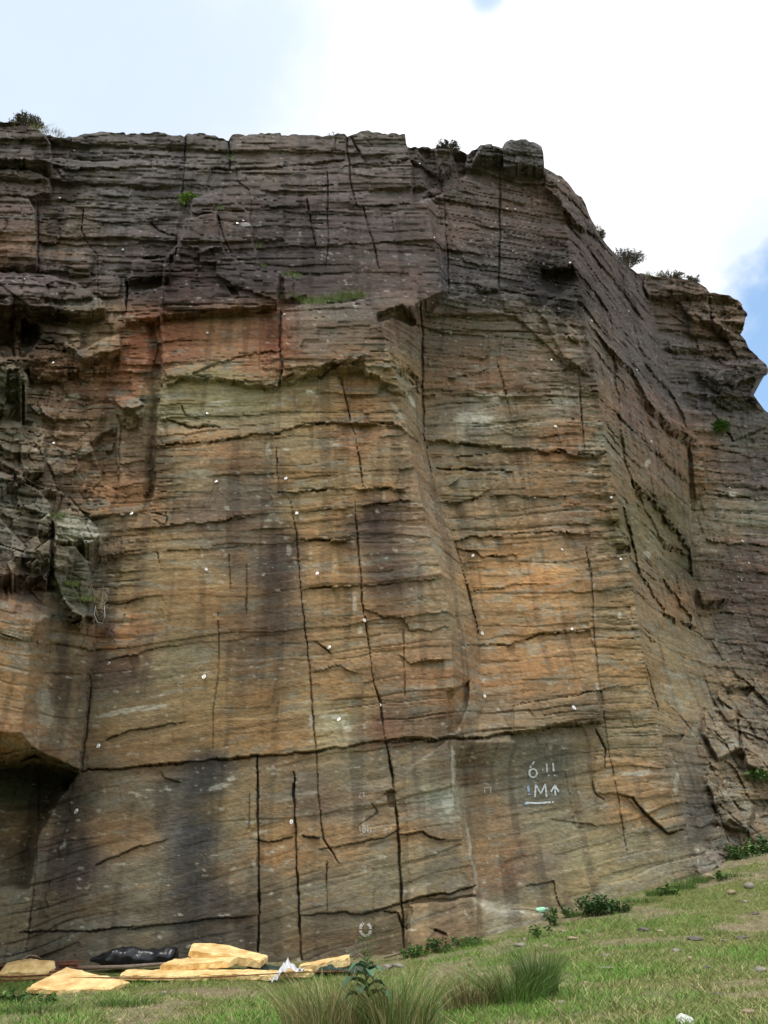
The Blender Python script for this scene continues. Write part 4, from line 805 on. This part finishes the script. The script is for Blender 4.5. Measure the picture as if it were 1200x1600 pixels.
# ------------------------------------------------------------------ rubbish at the foot of the wall
foam = plain_mat('yellow_foam', (206, 166, 104), (246, 218, 158), 7, rough=.9, bump=1.0)
plastic = plain_mat('black_plastic', (16, 17, 22), (34, 36, 44), 9, rough=.32, bump=.4, spec=.5)
tarpm = plain_mat('green_tarp', (34, 52, 48), (52, 70, 62), 6, rough=.6, bump=.5)
rust = plain_mat('rusty_steel', (92, 48, 34), (132, 78, 56), 18, rough=.85, bump=.4)
wood = plain_mat('grey_wood', (104, 92, 82), (140, 124, 108), 20, rough=.9, stretch=(1, 1, 6))
whitem = plain_mat('white_scrap', (196, 198, 204), (226, 226, 226), 8, rough=.6)
def slab(name, outline, thick, m, loc, rot, label, cat, group=None, seed=0, dome=0.0, parent=None):
    """soft-edged slab from a plan outline: several rings give rounded edges and a lumpy surface"""
    r = np.random.default_rng(seed); out_ = []
    for i in range(len(outline)):
        a = np.array(outline[i], float); b = np.array(outline[(i + 1) % len(outline)], float); m_ = max(1, int(np.linalg.norm(b - a) / .06))
        out_ += [a * (1 - k / m_) + b * k / m_ for k in range(m_)]
    O = np.array(out_); c = O.mean(0); n = len(O); O = O + r.normal(0, .006, O.shape); V_ = []
    rings = [(.93, 0), (1.0, .12), (1.0, .8), (.985, .95), (.93, 1.0), (.6, 1.0), (.3, 1.0)]
    for (s, h) in rings:
        q = c + (O - c) * s; z = h * thick + (dome * (1 - s) if h == 1.0 else 0) + (fbm(q[:, 0] * 7, q[:, 1] * 7, 2, seed) * .010 if h > .5 else 0)
        q = q + r.normal(0, .007, q.shape); z = z + fbm(q[:, 0] * 3, q[:, 1] * 5, 2, seed + 5) * .014 * (h > .5); V_ += [(q[i, 0], q[i, 1], float(z[i])) for i in range(n)]
    F_ = [tuple(range(n))[::-1]]
    for k in range(len(rings) - 1):
        for i in range(n): j = (i + 1) % n; F_.append((k * n + i, k * n + j, (k + 1) * n + j, (k + 1) * n + i))
    b = len(V_); V_.append((c[0], c[1], thick + dome)); F_ += [((len(rings) - 1) * n + i, (len(rings) - 1) * n + (i + 1) % n, b) for i in range(n)]
    o = obj(name, V_, F_, m, loc=loc, parent=parent); o.rotation_euler = rot
    if label: tag(o, label, cat, group)
    return o
FG = 'yellow foam slabs dumped at the foot of the wall'
def gg(u, v, Y_, dz_=0): p = atY(u, v, Y_); return (p[0], p[1], float(gz(p[0], p[1], False)) + dz_)
slab('foam_slab', [(-.32,-.16),(.28,-.18),(.36,0),(.3,.16),(-.1,.22),(-.34,.12)], .10, foam, gg(42,1528,12.3,.06), (math.radians(24),0,.05), 'rounded yellow foam pad lying on the rusty bars at far left', 'foam slab', FG, 1, .05)
slab('foam_slab', [(-.58,-.40),(-.1,-.5),(.42,-.42),(.62,-.16),(.30,.02),(-.05,.25),(-.34,.46)], .07, foam, gg(128,1546,11.6,.05), (math.radians(13),0,.1), 'torn yellow foam sheet in the grass right of the rusty bars', 'foam slab', FG, 2)
slab('foam_slab', [(-.62,-.16),(.55,-.20),(.62,.12),(.2,.2),(-.6,.16)], .07, foam, gg(262,1541,11.9,.04), (math.radians(9),0,0), 'flat yellow foam slab under the stepped foam stack, left part', 'foam slab', FG, 3)
slab('foam_slab', [(-.62,-.14),(.58,-.22),(.64,.05),(.1,.16),(-.62,.18)], .075, foam, gg(372,1542,11.9,.03), (math.radians(6),0,-.03), 'long low yellow foam slab nearest the grass under the stack', 'foam slab', FG, 4)
slab('foam_slab', [(-.5,-.2),(.42,-.18),(.52,.1),(.1,.26),(-.42,.24)], .09, foam, gg(312,1532,12.2,.12), (math.radians(8),math.radians(-3),.04), 'middle yellow foam slab in the stepped stack', 'foam slab', FG, 5)
slab('foam_slab', [(-.56,-.2),(.48,-.24),(.52,.06),(-.34,.32),(-.6,.12)], .10, foam, gg(358,1519,12.5,.17), (math.radians(12),math.radians(7),-.05), 'topmost thick yellow foam slab on the stepped stack', 'foam slab', FG, 6)
slab('foam_slab', [(-.36,-.10),(.34,-.10),(.36,.10),(-.34,.10)], .12, foam, gg(508,1526,12.4,.03), (math.radians(5),math.radians(-9),.12), 'small brick shaped yellow foam block on the green tarp', 'foam slab', FG, 7)
slab('foam_slab', [(-.2,-.08),(.2,-.08),(.22,.06),(-.1,.1)], .08, foam, gg(462,1540,12.0,.02), (math.radians(5),0,.05), 'small yellow foam offcut behind the white scrap', 'foam slab', FG, 8)
slab('foam_slab', [(-.07,-.05),(.07,-.05),(.05,.05),(-.06,.04)], .09, foam, gg(426,1543,11.9,.02), (0,0,.4), 'tiny yellow foam lump left of the white scrap', 'foam slab', FG, 9)
# crumpled black sheet rolled up
def bundle():
    r = np.random.default_rng(5); V_, F_ = [], []; n, m_ = 46, 20
    for i in range(n):
        f = i / (n - 1); x = (f - .5) * 1.22; rad = (.115 - .02 * math.cos(f * 9)) * min(1, (f + .05) * 3.2) ** .8 * min(1, (1.06 - f) * 9) ** .5
        for k in range(m_):
            a = 2 * math.pi * k / m_; q = rad * (1 + .10 * math.sin(2 * a + f * 9) + .08 * math.sin(5 * a - f * 17 + 1) + .06 * math.sin(f * 34 + 2 * a) + .05 * r.normal())
            V_.append((x, math.cos(a) * q * 1.25, max(0, .09 + math.sin(a) * q) + f * .05))
    for i in range(n - 1):
        for k in range(m_): F_.append((i * m_ + k, i * m_ + (k + 1) % m_, (i + 1) * m_ + (k + 1) % m_, (i + 1) * m_ + k))
    F_.append(tuple(range(m_))[::-1]); F_.append(tuple((n - 1) * m_ + k for k in range(m_)))
    o = obj('plastic_sheet', V_, F_, plastic, loc=gg(205,1524,12.7,.06), smooth=True); tag(o, 'crumpled black plastic sheet rolled up against the wall on grey poles', 'plastic sheet')
bundle()
def tarp():
    nx, ny = 60, 18; V_, F_ = [], []
    for j in range(ny):
        for i in range(nx):
            a = gg(385 + 190 * i / (nx - 1), 1530, 12.1 + .55 * j / (ny - 1)); e = .03 + .035 * math.sin(i * .5 + j * .4) * math.sin(j * .6) + .03 * math.sin(i * .17 + 1) + .012 * math.sin(i * 1.3 + j)
            V_.append((a[0] + .02 * math.sin(j), a[1] + .05 * math.sin(i * .6), a[2] + max(.01, e) + .04 * j / ny))
    for j in range(ny - 1):
        for i in range(nx - 1): k = j * nx + i; F_.append((k, k + 1, k + nx + 1, k + nx))
    o = obj('tarpaulin', V_, F_, tarpm, smooth=True); tag(o, 'dark green tarpaulin spread on the ground behind the foam stack', 'tarpaulin')
tarp()
# rusty bars, poles, cable
RG = 'rusty bars at the foot of the wall'
for k, (v0, v1, Y0, wd, u1) in enumerate([(1515,1512,12.6,.008,126),(1521,1516,12.5,.009,120),(1526,1521,12.3,.008,128),(1531,1526,12.2,.01,110),(1536,1530,12.1,.009,96),(1518,1519,12.4,.009,104)]):
    a = gg(-60, v0, Y0, .06 + .02 * (5 - k)); b = gg(u1, v1, Y0, .06 + .02 * (5 - k)); mid = [a[i] * .5 + b[i] * .5 + (0, .03 * (k % 2), -.02)[i] for i in range(3)]
    v, f = tube([a, mid, b], wd * 1.15, 6); o = obj('steel_bar', v, f, rust); tag(o, ['uppermost rusty bar beneath the rounded foam pad', 'second rusty bar down beneath the rounded foam pad', 'middle rusty bar at far left foot of the wall', 'fourth rusty bar down at far left foot', 'lowest rusty bar along the grass at far left', 'shorter rusty bar tangled among the others'][k], 'steel bar', RG)
def polyline_obj(name, pts, rad, m, label, cat, sides=6, group=None):
    v, f = tube(pts, rad, sides); o = obj(name, v, f, m, smooth=True); tag(o, label, cat, group); return o
polyline_obj('cable', [gg(u, 1538, 11.55, .10 + .02 * math.sin(u / 60)) for u in range(-40, 560, 20)], .007, rust, 'thin brown cable stretched along in front of the foam slabs', 'cable')
polyline_obj('wooden_pole', [gg(120,1524,12.5,.09), gg(200,1526,12.45,.10), gg(300,1520,12.4,.16)], [.028,.026,.02], wood, 'weathered grey pole below the black plastic sheet, nearer one', 'pole')
polyline_obj('wooden_pole', [gg(100,1521,12.55,.06), gg(180,1523,12.6,.08), gg(292,1518,12.6,.13)], [.024,.022,.02], wood, 'weathered grey pole tucked against the black plastic sheet', 'pole')
polyline_obj('dead_branch', [gg(92,1516,12.7,.06), gg(108,1514,12.7,.12), gg(120,1516,12.6,.10), gg(128,1518,12.6,.06)], [.02,.03,.025,.01], rust, 'gnarled brown branch end beside the rusty bars', 'branch')
polyline_obj('dead_branch', [gg(28,1530,12.2,.24), gg(40,1518,12.3,.28), gg(52,1512,12.4,.26), gg(66,1508,12.6,.18)], [.006,.012,.016,.008], wood, 'dark thin branch lying over the rounded foam pad', 'branch')
polyline_obj('dead_branch', [gg(552,1512,13.0,.06), gg(562,1510,13.0,.12), gg(574,1512,12.9,.04)], [.012,.014,.008], wood, 'short pale branch left of the tall thin weed', 'branch')
polyline_obj('wooden_stick', [at(798,1422,.05) + np.array([0,0,.02]), at(820,1422,.05) + np.array([0,0,.02]), at(842,1424,.06)], .010, wood, 'thin pale stick resting on the lowest rock ledge', 'stick')
polyline_obj('dead_branch', [gg(600,1500,13.0,.04), gg(630,1497,13.0,.08), gg(655,1492,13.1,.05)], [.014,.02,.01], wood, 'pale fallen branch lying in front of the wide foot crack', 'branch')
# white crumpled scrap
def scrap():
    r = np.random.default_rng(9); nx, ny = 14, 8; V_, F_ = [], []
    for j in range(ny):
        for i in range(nx): x = (i / (nx - 1) - .5) * .42; y = (j / (ny - 1) - .5) * .3; V_.append((x, y, max(0.005, .20 * (1 - abs(x) * 4.2) * (1 - abs(y) * 3) + r.normal(0, .02)) + (x + .2) * .25))
    for j in range(ny - 1):
        for i in range(nx - 1): k = j * nx + i; F_.append((k, k + 1, k + nx + 1, k + nx))
    o = obj('crumpled_sheet', V_, F_, whitem, loc=gg(446,1545,11.7,.0)); o.rotation_euler = (0, 0, .3); tag(o, 'crumpled white sheet sticking up between foam pieces', 'scrap')
scrap()
# small plastic bottle on the ledge end
def bottle():
    prof = [(0, 0), (.035, .002), (.038, .01), (.038, .11), (.03, .135), (.014, .15), (.014, .165)]; V_, F_ = [], []; s = 14
    for (r_, z) in prof:
        for k in range(s): V_.append((math.cos(6.2832 * k / s) * r_, math.sin(6.2832 * k / s) * r_, z))
    for i in range(len(prof) - 1):
        for k in range(s): F_.append((i * s + k, i * s + (k + 1) % s, (i + 1) * s + (k + 1) % s, (i + 1) * s + k))
    root = empty('plastic_bottle', at(838, 1423, .08)); root.rotation_euler = (0, math.radians(82), .1); root.scale = (1.1,) * 3
    obj('bottle_body', V_, F_, plain_mat('mint_plastic', (150, 214, 178), (176, 230, 200), 4, rough=.35, bump=0), root, smooth=True)
    cv = [(math.cos(6.2832 * k / s) * .017, math.sin(6.2832 * k / s) * .017, z) for z in (.155, .185) for k in range(s)]; cf_ = [(k, (k + 1) % s, s + (k + 1) % s, s + k) for k in range(s)] + [tuple(s + k for k in range(s))]
    obj('bottle_cap', cv, cf_, whitem, root); tag(root, 'small mint green plastic bottle lying at the right end of the lowest ledge', 'bottle')
bottle()
# dead branch nest with a pale sling on the block corner
def nest():
    p = at(155, 938, .18); root = empty('branch_nest', p); r = np.random.default_rng(15); parts = []
    for k in range(70):
        a = r.normal(0, .07, 3) * np.array([1, .6, 1.6]); d = r.normal(0, 1, 3); d /= np.linalg.norm(d); l_ = .06 + .12 * r.random(); parts.append(tube([a - d * l_, a + r.normal(0, .02, 3), a + d * l_], [.003, .008, .002], 4))
    obj('twigs', *join(parts), plain_mat('bleached_twig', (150, 134, 112), (196, 178, 150), 20), root)
    tag(root, 'tangle of bleached dead branches caught in the corner above the roofed block', 'branches')
    q = at(172, 985, .1); r2 = empty('branch_nest', q); parts = []
    for k in range(50):
        a = r.normal(0, .04, 3) + np.array([.0, 0, 0]); a = a + np.array([.5, 0, -1]) * r.normal(0, .08); d = np.array([.5, 0, -1]) + r.normal(0, .5, 3); d /= np.linalg.norm(d); l_ = .05 + .1 * r.random(); parts.append(tube([a - d * l_, a + r.normal(0, .01, 3), a + d * l_], [.003, .007, .002], 4))
    obj('twigs', *join(parts), plain_mat('brown_twig', (84, 56, 44), (150, 130, 120), 20), r2); tag(r2, 'dark hanging bundle of dead twigs below the bleached tangle', 'branches')
    w_ = [at(150 + 0, 945, .2), at(147, 960, .22), at(152, 972, .22), at(160, 974, .22), at(164, 962, .22), at(163, 948, .2)]
    polyline_obj('rope_loop', w_, .007, whitem, 'thin pale rope loop hanging from the bleached branches', 'rope')
nest()

# ------------------------------------------------------------------ stones in the turf
stone_m = [plain_mat('grey_stone', (118, 112, 104), (150, 142, 132), 9, rough=.9, bump=.7), plain_mat('buff_stone', (142, 124, 102), (172, 154, 130), 9, rough=.9, bump=.7), plain_mat('dark_stone', (84, 80, 78), (112, 106, 100), 9, rough=.9, bump=.7), plain_mat('white_stone', (206, 206, 204), (232, 232, 230), 9, rough=.8, bump=.4)]
def stone_geo(seed, a, b, c):
    r = np.random.default_rng(seed); n, m_ = 9, 12; V_, F_ = [], []; ph = r.random(6) * 6.28; cuts = [(r.normal(0, 1, 3), .55 + .3 * r.random()) for _ in range(7)]
    for i in range(n + 1):
        th = math.pi * i / n
        for k in range(m_):
            p = np.array([math.sin(th) * math.cos(2 * math.pi * k / m_), math.sin(th) * math.sin(2 * math.pi * k / m_), math.cos(th)])
            for d, q in cuts:
                d = d / np.linalg.norm(d); e = p @ d
                if e > q: p = p - d * (e - q)
            V_.append((p[0] * a, p[1] * b, p[2] * c))
    for i in range(n):
        for k in range(m_): F_.append((i * m_ + k, (i + 1) * m_ + k, (i + 1) * m_ + (k + 1) % m_, i * m_ + (k + 1) % m_))
    return V_, F_
CN = ['grey', 'buff', 'dark grey', 'white']
ST = [(672,1541,11,7,2),(732,1500,8,5,1),(752,1520,12,5,1),(720,1531,7,6,0),(684,1566,7,4,3),(815,1531,10,7,1),(877,1568,10,7,0),(800,1572,8,5,1),(853,1480,9,5,1),(820,1471,5,6,0),(862,1460,6,4,1),(880,1456,8,4,1),(895,1468,14,5,1),(918,1457,12,4,0),(1005,1452,15,6,2),(1030,1453,10,4,1),(1085,1465,18,6,2),(1132,1466,8,4,0),(1160,1464,16,6,2),(1055,1485,13,5,0),(1075,1497,14,4,1),(945,1513,22,4,0),(948,1494,10,4,0),(970,1480,9,4,2),(1105,1515,12,6,2),(1188,1516,16,7,0),(1122,1550,18,4,2),(1172,1583,16,6,1),(1072,1596,20,16,3),(1180,1425,8,5,2),(1165,1405,8,4,0),(812,1478,18,6,0),(640,1491,5,3,1),(255,1551,12,5,0),(188,1590,8,4,1),(622,1508,16,7,0),(605,1511,12,8,0),(588,1508,12,6,2),(1108,1340+30,16,9,1),(1172,1385,14,8,0),(1144,1393,12,6,1),(1050,1545,6,4,1),(980,1560,7,4,0),(915,1535,8,4,1),(760,1550,6,4,2)]
ST.sort(key=lambda q: q[0]); WORD = ['first','second','third','fourth','fifth','sixth','seventh','eighth','ninth','tenth','eleventh','twelfth','thirteenth','fourteenth','fifteenth','sixteenth','seventeenth','eighteenth','nineteenth','twentieth']
def ordn(k):
    return WORD[k] if k < 20 else ['twenty', 'thirty', 'forty'][(k + 1) // 10 - 2] + ('-' + WORD[(k + 1) % 10 - 1] if (k + 1) % 10 else 'th')
for k, (u, v, w_, h_, c) in enumerate(ST):
    p = on_ground(u, v + h_ * .4); D = np.linalg.norm(p - EYE); a = w_ / F * D * .62; cz = h_ / F * D * .62
    vv, ff = stone_geo(500 + k, a, a * .8, max(cz, .012)); o = obj('stone', vv, ff, stone_m[c], loc=(p[0], p[1], p[2] + cz * .45)); o.rotation_euler = (0, 0, random.random() * .8 - .4)
    tag(o, '%s %s stone in the turf, %s from the left of the scattered stones' % ('large' if w_ >= 14 else 'flat' if h_ <= 4 else 'small', CN[c], ordn(k)), 'stone', 'stones scattered in the turf')
print('cliff verts', len(P))
